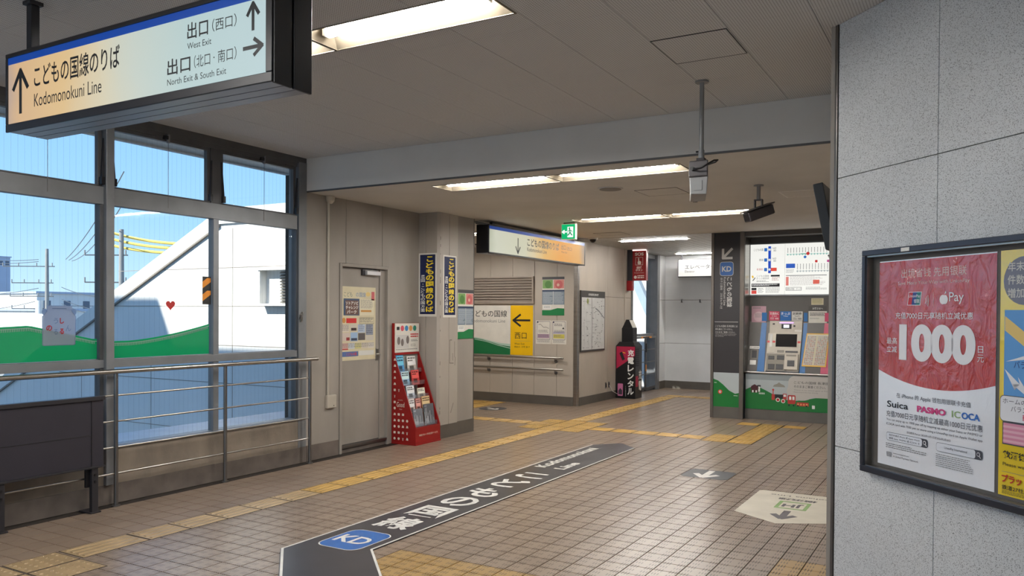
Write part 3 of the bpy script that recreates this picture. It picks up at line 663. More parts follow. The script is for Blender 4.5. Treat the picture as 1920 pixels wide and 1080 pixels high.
# ================================================================== LAMPS
ROWN = {'r0': 'two rows behind the big hanging sign', 'r1': 'in the row behind the big hanging sign', 'r2': 'in the ceiling just past the big hanging sign', 'r3': 'just past the ceiling beam', 'r4': 'in the row level with the green exit sign', 'r7': 'added unseen inside the side corridor', 'r5': 'in the slatted ceiling near the emergency button sign', 'r6': 'in the slatted ceiling above the elevator sign'}
SIDE = {'window': 'window side', 'granite': 'pillar side', 'slat': '', 'slat2': ''}
M_TUBE = emitter("lit_tube", (255, 251, 246), TUBE)
for (x0, x1, y0, y1, z, row, sd) in LAMPS:
    slim = sd == 'slat'
    lab = ('slim strip lamp ' if slim else 'recessed trough lamp ')+ROWN[row]+((', '+SIDE[sd]) if SIDE[sd] else '')
    r = thing('ceiling_lamp', lab, 'ceiling light', ((x0+x1)/2, (y0+y1)/2, z), 'recessed ceiling lamps')
    ym = (y0+y1)/2; hh = 0.085; e_ = 0.055 if not slim else 0.02; k = 0.055 if not slim else 0.03
    def trough(b):
        lo = [(x0, y0, z), (x1, y0, z), (x1, y1, z), (x0, y1, z)]; hi = [(x0+e_, ym-k, z+hh), (x1-e_, ym-k, z+hh), (x1-e_, ym+k, z+hh), (x0+e_, ym+k, z+hh)]
        b.add(lo+hi, [(4, 5, 6, 7), (0, 1, 5, 4), (1, 2, 6, 5), (2, 3, 7, 6), (3, 0, 4, 7)], M_LAMP)
    part('reflector', r, trough)
    def trim(b):
        t_ = 0.012
        for bx in ((x0-t_, y0-t_, x1+t_, y0), (x0-t_, y1, x1+t_, y1+t_), (x0-t_, y0, x0, y1), (x1, y0, x1+t_, y1)): b.box(bx[0], bx[1], z-.003, bx[2], bx[3], z+.004, M_LAMP)
    part('trim', r, trim)
    rr = 0.032 if not slim else 0.026
    part('tube', r, lambda b: b.cyl((x0+e_+.02, ym, z+(0.045 if not slim else 0.012)), (x1-e_-.02, ym, z+(0.045 if not slim else 0.012)), rr, M_TUBE, 12))
    boxpart('socket', r, (x0+e_, ym-.03, z+.02, x0+e_+.02, ym+.03, z+.083), M_WHITE); boxpart('socket', r, (x1-e_-.02, ym-.03, z+.02, x1-e_, ym+.03, z+.083), M_WHITE)

# ================================================================== HANGING SIGNS
X_, Y_, Z_ = (1, 0, 0), (0, 1, 0), (0, 0, 1)
# ---- big sign near the windows (face towards -Y)
yf, yk, xl, xr, zb, zt = 2.28, 2.474, -4.29, -2.405, 2.46, 2.852
r = thing('hanging_sign', 'large backlit direction sign with blue stripe hanging by the windows', 'sign', ((xl+xr)/2, 2.377, zb))
M_CAB = mat('sign_cabinet', (30, 29, 33), 0.35, 0.1, 0.04, 6)
def cab(b):
    b.box(xl, yf, zb+.012, xr, yk, zt, M_CAB)
part('cabinet', r, cab, 0.008)
part('face_frame', r, lambda b: (b.box(xl-.004, yf-.012, zb, xr+.004, yf, zb+.04, M_CAB), b.box(xl-.004, yf-.012, zt-.018, xr+.004, yf, zt+.004, M_CAB), b.box(xl-.004, yf-.012, zb+.04, xl+.014, yf, zt-.018, M_CAB), b.box(xr-.03, yf-.012, zb+.04, xr+.004, yf, zt-.018, M_CAB)), 0.003)
part('end_cap', r, lambda b: (b.box(xr, yf-.004, zb-.004, xr+.012, yf+.09, zt, M_BLACK), b.box(xr, yf+.10, zb-.004, xr+.014, yk+.006, zt, M_BLACK)), 0.003)
M_UND = mat('sign_underside', (150, 150, 156), 0.35, 0.6, 0.03, 4)
for (a, c) in ((yf+.002, yf+.062), (yf+.068, yf+.128), (yf+.134, yk)): boxpart('bottom_strip', r, (xl+.01, a, zb+.002, xr-.005, c, zb+.014), M_UND)
M_G1 = glow('sign_light_a', [(0, (196, 170, 150)), (0.05, (222, 184, 140)), (0.25, (230, 196, 142)), (0.42, (222, 214, 186)), (0.55, (206, 216, 206)), (0.72, (190, 214, 214)), (1, (192, 216, 220))], 'X', xl, xr, 0.58, 0.10)
boxpart('lit_panel', r, (xl+.014, yf-.006, zb+.04, xr-.03, yf-.002, zt-.018), M_G1)
boxpart('stripe', r, (xl+.014, yf-.0075, zt-.052, xr-.03, yf-.006, zt-.018), mat('stripe_blue', (10, 60, 144), 0.3, 0, 0, emit=0.4))
c = Card((0, yf-.0065, 0), X_, Z_); INK = ink(22, 24, 28)
SX = lambda px: xl+(px-15)/(512-15)*(xr-xl)   # only used to read off the lettering layout
def tx(xa, za, xb, zb_, t, bold=0.0): c.cut(); c.text(t, xa, za, xb, zb_, INK, bold)
c.arrow(-4.165, 2.655, 0.21, 90, INK, 0.024)
tx(-4.045, 2.655, -3.365, 2.765, 'こどもの国線のりば', 0.012); tx(-4.045, 2.562, -3.50, 2.625, 'Kodomonokuni Line')
tx(-2.905, 2.705, -2.775, 2.775, '出口', 0.012); tx(-2.75, 2.712, -2.605, 2.765, '（西口）'); tx(-2.905, 2.664, -2.755, 2.690, 'West Exit')
tx(-3.035, 2.570, -2.885, 2.640, '出口', 0.012); tx(-2.862, 2.578, -2.762, 2.632, '（北口'); tx(-2.742, 2.602, -2.735, 2.609, '・'); tx(-2.715, 2.578, -2.605, 2.632, '南口）'); tx(-3.035, 2.528, -2.665, 2.555, 'North Exit & South Exit')
c.cut(); c.arrow(-2.51, 2.735, 0.105, 90, INK, 0.016); c.cut(); c.arrow(-2.51, 2.612, 0.105, 0, INK, 0.016)
c.build(r, 'lettering')
for x in (xl+.05, xr-.05):
    part('hanger', r, lambda b: (b.box(x-.022, 2.355, zt, x+.022, 2.40, ZC-.02, M_CHAR), b.box(x-.035, 2.342, ZC-.02, x+.035, 2.413, ZC, M_CHAR)), 0.003)
# ---- sign over the side corridor (face towards +X)
xf, xb_, y0, y1, zb, zt = -5.60, -5.785, 9.085, 12.13, 2.358, 2.745
r = thing('hanging_sign', 'long backlit sign with down arrow over the side corridor opening', 'sign', (-5.69, 10.6, zb))
boxpart('cabinet', r, (xb_, y0, zb+.01, xf, y1, zt), M_CAB, 0.006)
part('face_frame', r, lambda b: (b.box(xf, y0, zb, xf+.01, y1, zb+.022, M_CAB), b.box(xf, y0, zt-.016, xf+.01, y1, zt+.003, M_CAB), b.box(xf, y0, zb, xf+.01, y0+.02, zt, M_CAB), b.box(xf, y1-.02, zb, xf+.01, y1+.004, zt, M_CAB)), 0.002)
boxpart('bottom_strip', r, (xb_+.02, y0+.01, zb+.002, xf-.02, y1-.01, zb+.011), M_UND)
M_G2 = glow('sign_light_b', [(0, (196, 200, 176)), (0.06, (222, 224, 204)), (0.35, (222, 220, 192)), (0.52, (240, 190, 100)), (0.7, (244, 168, 52)), (0.93, (236, 176, 84)), (1, (170, 160, 150))], 'Y', y0, y1, 0.52, 0.08)
boxpart('lit_panel', r, (xf+.002, y0+.02, zb+.022, xf+.006, y1-.02, zt-.016), M_G2)
boxpart('stripe', r, (xf+.006, y0+.02, zt-.058, xf+.0075, y1-.02, zt-.016), MATS['stripe_blue'])
c = Card((xf+.0065, 0, 0), Y_, Z_)
def tx(a, za, b2, zb2, t, bold=0.0): c.cut(); c.text(t, a, za, b2, zb2, INK, bold)
c.arrow(9.88, 2.515, 0.21, -90, INK, 0.022)
tx(10.15, 2.535, 11.17, 2.655, 'こどもの国線のりば', 0.02); tx(10.15, 2.462, 10.76, 2.518, 'Kodomonokuni Line', 0.012)
tx(11.25, 2.565, 11.41, 2.645, '出口', 0.006); tx(11.44, 2.565, 11.64, 2.625, '（西口）'); tx(11.25, 2.515, 11.46, 2.545, 'West Exit')
c.build(r, 'lettering')
for y in (y0+.25, y1-.25): boxpart('hanger', r, (-5.71, y-.03, zt, -5.67, y+.03, ZL), M_CHAR)
boxpart('cable_duct', r, (-5.80, y0-.03, zt+.012, -5.77, y1-.1, ZL-.012), M_ALUD, 0.004)
part('cable', r, lambda b: b.tube([(-5.79, 9.06, 2.77), (-5.795, 9.04, 2.7), (-5.795, 9.04, 2.5), (-5.79, 9.07, 2.44)], 0.008, M_WHITE))
# ---- exit sign
r = thing('exit_sign', 'green running man exit sign hanging from the low ceiling', 'exit sign', (-4.80, 9.87, 2.57))
boxpart('case', r, (-4.90, 9.855, 2.572, -4.685, 9.905, 2.785), mat('exit_case', (226, 214, 186), 0.5, 0, 0.02, 5, emit=0.25), 0.004)
boxpart('bracket', r, (-4.87, 9.86, 2.785, -4.71, 9.90, ZL), M_SKIRT)
boxpart('lit_panel', r, (-4.893, 9.851, 2.579, -4.692, 9.855, 2.778), emitter('exit_green', (0, 158, 96), 0.9))
c = Card((-4.893, 9.8505, 2.579), X_, Z_); EW = emitter('exit_white', (232, 244, 232), 0.85); EG = emitter('exit_green_dark', (0, 128, 78), 0.8)
c.rect(.088, .022, .175, .165, EW); c.arrow(.046, .098, .070, 180, EW, .017); c.up()
c.disc(.118, .145, .0125, EG); c.line([(.122, .128), (.128, .092), (.112, .066), (.094, .052)], .017, EG); c.line([(.128, .092), (.142, .066), (.158, .05)], .015, EG); c.line([(.124, .122), (.148, .112), (.160, .092)], .009, EG); c.line([(.122, .124), (.103, .112), (.096, .094)], .009, EG)
c.build(r, 'pictogram')
# ---- SOS call-button sign
r = thing('call_button_sign', 'red box sign reading SOS projecting beside the lobby window', 'sign', (-5.56, 14.56, 2.02))
M_SOS = mat('sos_red', (146, 16, 20), 0.4, 0, 0.04, 6)
boxpart('case', r, (-5.69, 14.515, 2.21, -5.415, 14.62, 2.795), M_SOS, 0.004)
boxpart('side_plate', r, (-5.80, 14.52, 2.21, -5.69, 14.63, 2.80), M_CHAR, 0.004)
part('lamp_bar', r, lambda b: b.box(-5.69, 14.51, 2.78, -5.415, 14.53, 2.80, emitter('sos_lamp', (255, 226, 220), 1.5)))
part('push_button_box', r, lambda b: b.box(-5.80, 14.50, 2.02, -5.69, 14.6, 2.21, M_SOS), 0.004)
c = Card((-5.69, 14.514, 2.21), X_, Z_); SW = ink(226, 214, 206)
c.text('SOS', .050, .475, .225, .535, SW, 0.03); c.frame(.062, .295, .212, .445, .006, SW)
c.rrect(.105, .308, .175, .372, .02, SW); c.line([(.128, .36), (.123, .425)], .02, SW); c.text('通報', .08, .225, .19, .272, SW, 0.02); c.text('ボタン', .066, .178, .206, .222, SW, 0.02); c.text('Emergency Button', .04, .138, .235, .155, SW)
c.disc(.062, .065, .03, SW); c.scrib(.105, .03, .235, .10, 2, SW, .55, 3)
c.build(r, 'lettering')
# ---- elevator sign
r = thing('elevator_sign', 'white lit elevator sign hanging in the lobby behind the ticket wall', 'sign', (-4.7, 16.1, 2.34))
boxpart('cabinet', r, (-5.30, 16.05, 2.335, -3.9, 16.15, 2.70), M_CAB, 0.004)
boxpart('lit_panel', r, (-5.285, 16.043, 2.35, -3.915, 16.05, 2.69), emitter('elevator_light', (232, 230, 224), 0.6))
for x in (-5.23, -4.0): boxpart('hanger', r, (x-.015, 16.085, 2.70, x+.015, 16.115, ZL), M_CHAR)
c = Card((-5.285, 16.0425, 2.35), X_, Z_); c.text('エレベーター', .14, .15, .76, .235, BLK, 0.012); c.cut(); c.text('Elevator', .14, .075, .345, .125, ink(60, 60, 60)); c.build(r, 'lettering')

# ================================================================== CAMERAS, MONITOR, CEILING FITTINGS
M_CAMG = mat('camera_grey', (138, 138, 138), 0.45, 0.2, 0.04, 6); M_CAMD = mat('camera_dark', (78, 74, 76), 0.45, 0.2, 0.04, 6)
r = thing('security_camera', 'grey box security camera on a long pole under the perforated ceiling', 'security camera', (-1.627, 5.41, 2.37))
part('flange', r, lambda b: b.cyl((-1.627, 5.41, ZC-.012), (-1.627, 5.41, ZC), 0.046, M_CAMG, 20))
part('pole', r, lambda b: (b.cyl((-1.627, 5.41, 2.66), (-1.627, 5.41, ZC-.01), 0.0155, M_CAMG), b.cyl((-1.627, 5.41, 2.62), (-1.627, 5.41, 2.68), 0.020, M_CAMG)))
part('knuckle', r, lambda b: (b.box(-1.655, 5.385, 2.595, -1.60, 5.435, 2.625, M_CHAR), b.cyl((-1.655, 5.38, 2.665), (-1.64, 5.38, 2.665), .006, M_BLACK)), 0.003)
part('housing', r, lambda b: (b.hexa([(-1.684, 5.36, 2.375), (-1.574, 5.36, 2.370), (-1.66, 5.62, 2.36), (-1.77, 5.62, 2.36)], [(-1.692, 5.36, 2.50), (-1.564, 5.36, 2.50), (-1.655, 5.66, 2.50), (-1.785, 5.66, 2.50)], M_CAMG),), 0.006)
part('rear_cover', r, lambda b: b.hexa([(-1.694, 5.345, 2.49), (-1.562, 5.345, 2.49), (-1.655, 5.66, 2.49), (-1.787, 5.66, 2.49)], [(-1.694, 5.35, 2.602), (-1.562, 5.35, 2.602), (-1.655, 5.66, 2.60), (-1.787, 5.66, 2.60)], M_CAMD), 0.008)
part('label_plate', r, lambda b: b.box(-1.662, 5.3545, 2.40, -1.605, 5.36, 2.465, M_CAMG))
part('cable', r, lambda b: b.tube([(-1.665, 5.34, 2.545), (-1.64, 5.31, 2.535), (-1.59, 5.30, 2.54), (-1.55, 5.31, 2.565), (-1.52, 5.34, 2.59), (-1.503, 5.37, 2.595), (-1.52, 5.38, 2.585), (-1.57, 5.37, 2.57)], 0.006, M_BLACK))
part('cable_gland', r, lambda b: b.cyl((-1.665, 5.325, 2.545), (-1.665, 5.35, 2.545), .014, M_BLACK))
r = thing('security_camera', 'dark bullet security camera on a short stem under the low ceiling', 'security camera', (-1.805, 7.87, 2.45))
part('flange', r, lambda b: b.cyl((-1.805, 7.87, ZL-.01), (-1.805, 7.87, ZL), 0.046, M_CAMG, 20))
part('stem', r, lambda b: b.cyl((-1.805, 7.87, 2.66), (-1.805, 7.87, ZL), 0.018, M_CAMG))
part('bracket', r, lambda b: (b.box(-1.845, 7.845, 2.575, -1.832, 7.895, 2.665, M_CAMD), b.box(-1.778, 7.845, 2.575, -1.765, 7.895, 2.665, M_CAMD), b.box(-1.845, 7.845, 2.655, -1.765, 7.895, 2.668, M_CAMD)), 0.003)
def oriented(b, c0, d, L, wd, ht, mt, up=Vector((0, 0, 1))):
    d = Vector(d).normalized(); s_ = d.cross(up).normalized(); u = s_.cross(d); c0 = Vector(c0); lo = []; hi = []
    for a, e2 in ((-1, -1), (1, -1), (1, 1), (-1, 1)): lo.append(c0-d*L/2+s_*a*wd/2+u*e2*ht/2); hi.append(c0+d*L/2+s_*a*wd/2+u*e2*ht/2)
    b.hexa(lo, hi, mt)
cd = (-0.62, -0.75, -0.34); cc = Vector((-1.80, 7.87, 2.535))
part('housing', r, lambda b: oriented(b, cc, cd, 0.30, 0.098, 0.095, M_CAMD), 0.012)
part('sunshield', r, lambda b: oriented(b, cc+Vector((-.012, -.014, .052)), cd, 0.34, 0.115, 0.010, M_CAMD), 0.004)
part('lens_window', r, lambda b: oriented(b, cc+Vector(cd).normalized()*0.151, cd, 0.004, 0.074, 0.07, M_BLACK))
r = thing('dome_camera', 'small dark dome camera on the ceiling near the corridor sign end', 'dome camera', (-5.49, 12.02, 2.72))
part('base', r, lambda b: b.cyl((-5.40, 12.02, ZL-.025), (-5.40, 12.02, ZL), .075, M_CEIL, 20)); part('dome', r, lambda b: b.sphere((-5.40, 12.02, ZL-.025), .055, M_BLACK, half='low'))
r = thing('ceiling_speaker', 'round white speaker grille in the low ceiling past the beam', 'speaker', (-3.14, 7.37, ZL-.012))
part('rim', r, lambda b: b.cyl((-3.14, 7.40, ZL-.010), (-3.14, 7.40, ZL), .125, M_CEIL, 28)); part('grille', r, lambda b: b.cyl((-3.14, 7.40, ZL-.013), (-3.14, 7.40, ZL-.010), .108, M_SKIRT, 28))
r = thing('smoke_detector', 'small round smoke detector behind the pole camera', 'smoke detector', (-2.60, 8.45, ZL-.04))
part('base', r, lambda b: b.cyl((-2.605, 8.45, ZL-.018), (-2.605, 8.45, ZL), .055, M_CEIL, 18)); part('sensor', r, lambda b: b.cyl((-2.605, 8.45, ZL-.042), (-2.605, 8.45, ZL-.018), .024, M_SKIRT, 14, .034))
def hatch(x0, y0, x1, y1, z, lab, wd, mt, fill):
    r = thing('access_hatch', lab, 'access hatch', ((x0+x1)/2, (y0+y1)/2, z-.004))
    boxpart('lid', r, (x0+wd, y0+wd, z-.0025, x1-wd, y1-wd, z+.001), fill)
    part('rim', r, lambda b: (b.box(x0, y0, z-.004, x1, y0+wd, z, mt), b.box(x0, y1-wd, z-.004, x1, y1, z, mt), b.box(x0, y0+wd, z-.004, x0+wd, y1-wd, z, mt), b.box(x1-wd, y0+wd, z-.004, x1, y1-wd, z, mt)))
    return r
hatch(-1.658, 4.478, -1.212, 4.958, ZC, 'square access hatch among the perforated ceiling boards', .004, M_CHAR, M_PERF)
hatch(-2.98, 7.63, -2.54, 8.06, ZL, 'thin-framed ceiling hatch beside the round speaker', .004, M_SKIRT, M_CEIL)
hatch(-1.73, 8.38, -1.30, 8.83, ZL, 'white-rimmed ceiling hatch near the black monitor', .02, M_WHITE, M_CEIL)
hatch(-5.1, 11.35, -4.65, 11.75, ZL, 'ceiling hatch near the dome camera', .004, M_SKIRT, M_CEIL)
r = thing('monitor', 'black flat monitor on a wall bracket beside the granite pillar', 'monitor', (-0.78, 5.7, 1.97))
part('casing', r, lambda b: b.hexa([(-0.805, 5.30, 1.965), (-0.745, 5.30, 1.95), (-0.745, 6.22, 1.95), (-0.805, 6.22, 1.965)], [(-0.885, 5.30, 2.375), (-0.825, 5.30, 2.385), (-0.825, 6.22, 2.385), (-0.885, 6.22, 2.375)], M_BLACK), 0.004)
part('screen', r, lambda b: b.hexa([(-0.811, 5.33, 1.99), (-0.806, 5.33, 1.99), (-0.806, 6.19, 1.99), (-0.811, 6.19, 1.99)], [(-0.884, 5.33, 2.35), (-0.879, 5.33, 2.35), (-0.879, 6.19, 2.35), (-0.884, 6.19, 2.35)], ink(8, 8, 10, .1)))
part('bracket', r, lambda b: (b.box(-0.80, 5.7, 2.14, -0.70, 5.8, 2.22, M_CHAR), b.box(-0.712, 5.62, 2.05, -0.70, 5.88, 2.32, M_CHAR)))
part('cable', r, lambda b: b.tube([(-0.765, 5.32, 2.0), (-0.765, 5.30, 1.94), (-0.78, 5.31, 1.915), (-.79, 5.33, 1.93)], .006, M_BLACK))

# ================================================================== GUARD RAIL AND NOTICE BOARD BY THE WINDOWS
r = thing('guard_rail', 'stainless steel guard rail with four bars along the windows', 'guard rail', (-5.915, 3.0, 0))
part('top_rail', r, lambda b: (b.cyl((-5.915, -1.45, 1.075), (-5.915, 6.225, 1.075), 0.0195, M_STEEL, 18), b.sphere((-5.915, 6.225, 1.075), .0195, M_STEEL)))
py = [6.12-1.077*k for k in range(8)]
for y in py:
    part('rail_post', r, lambda b: (b.cyl((-5.915, y, 0.012), (-5.915, y, 1.06), .0165, M_STEELD, 16)))
    part('foot_plate', r, lambda b: b.cyl((-5.915, y, 0.002), (-5.915, y, 0.012), .034, M_STEELD, 18))
for z in (.884, .678, .470, .261): part('rail_bar', r, lambda b: b.cyl((-5.922, py[-1], z), (-5.922, 6.12, z), .0085, M_STEEL, 10))
r = thing('notice_board', 'dark blank panel on low legs standing at the guard rail', 'board', (-5.86, 3.2, 0))
boxpart('board', r, (-5.875, 2.55, 0.36, -5.845, 3.815, 0.885), mat('board_dark', (44, 41, 50), 0.55, 0, 0.04, 5), 0.003)
part('edge_trim', r, lambda b: (b.box(-5.88, 2.54, 0.868, -5.83, 3.822, 0.898, M_CHAR), b.box(-5.88, 2.54, 0.348, -5.83, 3.822, 0.362, M_CHAR), b.box(-5.845, 3.715, 0.362, -5.841, 3.72, 0.868, M_BLACK), b.box(-5.845, 2.6, 0.60, -5.8415, 3.715, 0.604, M_BLACK)), 0.002)
for y in (3.745, 3.055):
    part('leg', r, lambda b: (b.box(-5.878, y-.026, 0.01, -5.842, y+.026, 0.35, M_CHAR), b.box(-5.895, y-.055, 0.20, -5.872, y-.02, 0.34, M_BLACK)), 0.003)
    part('foot', r, lambda b: b.box(-5.99, y-.04, 0.0, -5.835, y+.045, 0.011, M_CHAR), 0.002)
    for z in (0.262, 0.315): part('bolt', r, lambda b: b.cyl((-5.842, y, z-.02), (-5.836, y, z-.02), .010, M_BLACK, 10))

# ================================================================== FLOOR STICKERS
M_BAND = mat('sticker_charcoal', (58, 57, 62), 0.3, 0, 0.08, 5); M_BLUE = mat('sticker_blue', (44, 98, 168), 0.32, 0, 0.05, 6); M_SWH = mat('sticker_white', (206, 204, 198), 0.45, 0, 0.06, 9)
M_CREAM = mat('sticker_cream', (200, 194, 178), 0.4, 0, 0.06, 4)
def floor_poly(b, pts, mt, z=0.0012): b.prism(pts, 'z', 0.0002, z, mt)
band = [(-3.39, 8.765), (-3.662, 9.03), (-3.92, 8.735), (-3.92, 3.79), (-3.6, 3.47), (-2.9, 2.77), (-2.38, 3.07), (-3.02, 3.71), (-3.385, 4.075)]
r = thing('floor_sticker', 'long charcoal guide strip sticker lettered in white along the floor', 'floor sticker', (-3.65, 6.4, 0.0))
part('film', r, lambda b: floor_poly(b, band, M_BAND, 0.0072))
c = Card((0, 0, 0.0074), X_, Y_)
def edge(pts, wd): c.line(pts, wd, M_SWH)
edge([(-3.91, 8.73), (-3.91, 3.80), (-3.6, 3.49), (-2.9, 2.79)], .016); edge([(-3.396, 8.755), (-3.396, 4.08), (-3.03, 3.72), (-2.4, 3.09)], .016)
c.build(r, 'edge_line')
c = Card((0, 0, 0.0074), X_, Y_)
for ch, ya, yb in (('線', 4.545, 4.87), ('国', 4.94, 5.27), ('の', 5.345, 5.67), ('も', 5.735, 6.06), ('ど', 6.17, 6.50), ('こ', 6.63, 6.87)):
    c.cut(); c.text(ch, -3.80, ya, -3.50, yb, M_SWH, 0.03, 0)
c.cut(); c.text('Kodomonokuni', -3.86, 7.17, -3.73, 8.52, M_SWH, 0.03, 90); c.cut(); c.text('Line', -3.635, 7.17, -3.515, 7.57, M_SWH, 0.03, 90)
c.build(r, 'lettering')
c = Card((0, 0, 0.0074), X_, Y_); c.rrect(-3.815, 3.98, -3.462, 4.425, .085, M_SWH); c.up(); c.rrect(-3.807, 3.988, -3.470, 4.417, .08, M_BLUE); c.up()
c.text('KD', -3.775, 4.115, -3.515, 4.275, M_SWH, 0.02)
c.build(r, 'line_badge')
r = thing('floor_sticker', 'small dark floor sticker with a white arrow, open floor before ticket wall', 'floor sticker', (-2.23, 7.75, 0))
c = Card((0, 0, 0.0), X_, Y_); part('film', r, lambda b: b.prism([(-2.455, 7.57), (-2.41, 7.53), (-2.045, 7.53), (-2.0, 7.57), (-2.0, 7.91), (-2.045, 7.95), (-2.41, 7.95), (-2.455, 7.91)], 'z', .0002, .0012, mat('sticker_slate', (62, 63, 68), 0.5, 0, 0.06, 6)))
c.l = 3; c.arrow(-2.24, 7.735, 0.33, -90, M_SWH, .062); c.build(r, 'arrow')
r = thing('floor_sticker', 'cream floor sticker with green JH badge beside the granite pillar', 'floor sticker', (-1.25, 6.75, 0))
part('film', r, lambda b: floor_poly(b, [(-1.635, 6.40), (-1.27, 6.17), (-0.93, 6.36), (-0.86, 6.45), (-0.86, 7.30), (-1.60, 7.30), (-1.632, 7.27)], M_CREAM))
c = Card((0, 0, 0), X_, Y_); c.l = 3; DG = ink(84, 80, 84); LG = mat('badge_green', (128, 164, 96), 0.4, 0, 0.05, 8)
c.frame(-1.39, 6.68, -1.14, 6.955, .03, LG); c.text('JH', -1.345, 6.745, -1.185, 6.885, DG, 0.03, 180); c.cut(); c.arrow(-1.265, 6.47, 0.25, -90, DG, .055)
c.cut(); c.text('横浜線', -1.425, 7.00, -1.11, 7.075, DG, 0.02, 180); c.cut(); c.text('Line', -1.51, 7.142, -1.345, 7.185, DG, 0.01, 180); c.cut(); c.text('Yokohama', -1.31, 7.142, -0.93, 7.185, DG, 0.01, 180); c.build(r, 'lettering')
r = thing('floor_sticker', 'dark floor sticker with white arrow at the side corridor mouth', 'floor sticker', (-6.83, 11.25, 0))
part('film', r, lambda b: b.prism([(-6.83+.23*math.cos(a*.4), 11.26+.24*math.sin(a*.4)) for a in range(16)], 'z', .0002, .0012, MATS['sticker_slate']))
c = Card((0, 0, 0), X_, Y_); c.l = 3; c.arrow(-6.83, 11.25, .28, -30, M_SWH, .05); c.build(r, 'arrow')

# ================================================================== WINDOW DECALS (on the glass)
XD = XG+0.0034
M_HILL = film_mat('film_green', (58, 206, 140), 0.9); M_CAN = film_mat('film_pale', (240, 246, 252), 0.62); M_CANE = film_mat('film_grey', (176, 190, 210), 0.75); M_ST = film_mat('film_white', (226, 238, 236), 0.95); M_HEART = film_mat('film_red', (246, 100, 92), 0.9)
def decal(name, label, y0, top, y1):
    r = thing(name, label, 'window sticker', (XD, (y0+y1)/2, 1.172))
    n = 24; pts = [(y0, 1.173), (y1, 1.173)]+[(y1+(y0-y1)*i/n, top(y1+(y0-y1)*i/n)) for i in range(n+1)]
    part('film', r, lambda b: b.prism(pts, 'x', XD-.0002, XD+.0004, M_HILL))
    def fence(b):
        y = y0+.005
        while y < y1-.012:
            z = top(y)-.014; b.box(XD+.0004, y, z-.026, XD+.0007, y+.006, z, M_ST); y += .0125
        m_ = 30
        for i in range(m_):
            a, c_ = y0+(y1-y0)*i/m_, y0+(y1-y0)*(i+1)/m_
            b.add([(XD+.0006, a, top(a)-.021), (XD+.0006, c_, top(c_)-.021), (XD+.0006, c_, top(c_)-.016), (XD+.0006, a, top(a)-.016)], [(0, 1, 2, 3)], M_ST)
    stuff(part('printed_fence', r, fence))
    return r
decal('hill_decal', 'green hill film with white fence on the pane behind the notice board', 2.95, lambda y: 1.443-0.11*max(0, min(1, (y-3.36)/0.5))-0.05*max(0, (3.36-y)), 3.892)
decal('hill_decal', 'green hill film with white fence on the pane beside the window post', 4.008, lambda y: 1.312+0.132*max(0, (y-4.15)/0.82)**1.5, 4.972)
r = thing('milk_can_decal', 'pale milk can film with red and grey hiragana on the window', 'window sticker', (XD+.001, 3.585, 1.295))
can = [(3.465, 1.30), (3.475, 1.294), (3.70, 1.294), (3.71, 1.30), (3.715, 1.51), (3.685, 1.548), (3.682, 1.59), (3.50, 1.59), (3.497, 1.548), (3.465, 1.51)]
def canfn(b):
    cy_, cz = 3.59, 1.44; big = [((p[0]-cy_)*1.05+cy_, (p[1]-cz)*1.03+cz) for p in can]
    b.prism(big, 'x', XD+.0008, XD+.0011, M_CANE); b.prism(can, 'x', XD+.0011, XD+.0014, M_CAN)
    for y, s_ in ((3.478, 1), (3.702, -1)): b.prism([(y+.022*math.cos(a*math.pi/6), 1.545+.026*math.sin(a*math.pi/6)) for a in range(12)], 'x', XD+.0005, XD+.0009, M_CANE)
    b.prism([(3.535, 1.568), (3.645, 1.568), (3.645, 1.575), (3.535, 1.575)], 'x', XD+.0014, XD+.0016, M_CANE)
part('film', r, canfn)
c = Card((XD+.0016, 0, 0), Y_, Z_); FR = M_HEART; FG = M_CANE
c.text('う', 3.545, 1.456, 3.58, 1.50, FG, .02); c.text('し', 3.592, 1.456, 3.626, 1.50, FR, .04); c.text('の', 3.488, 1.402, 3.534, 1.445, FR, .04); c.text('る', 3.545, 1.372, 3.578, 1.416, FG, .02); c.text('る', 3.590, 1.376, 3.626, 1.42, FR, .04); c.text('ん', 3.638, 1.398, 3.68, 1.445, FG, .02)
c.build(r, 'lettering')
hp = []
for i in range(28):
    t = 2*math.pi*i/28; hp.append((4.568+0.0029*16*math.sin(t)**3, 1.612+0.0029*(13*math.cos(t)-5*math.cos(2*t)-2*math.cos(3*t)-math.cos(4*t))))
tag(MB().build('x') if 0 else part('heart_decal', None, lambda b: b.prism(hp, 'x', XD, XD+.0005, M_HEART)), 'small red heart film stuck on the window pane', 'window sticker')
r = thing('caution_tape', 'strip of black and yellow striped tape on the window mullion', 'tape', (XW, 4.96, 1.62))
part('strip', r, lambda b: b.box(XG+.004, 4.90, 1.622, XG+.0055, 4.992, 1.875, mat('tape_black', (36, 34, 32), .5, 0, .05)))
c = Card((XG+.0055, 4.90, 1.622), Y_, Z_); OR = ink(226, 140, 30)
for z in (.03, .145): c.poly([(0, z), (.09, z+.06), (.09, z+.095), (.05, z+.095), (0, z+.06)], OR)
c.build(r, 'stripe')

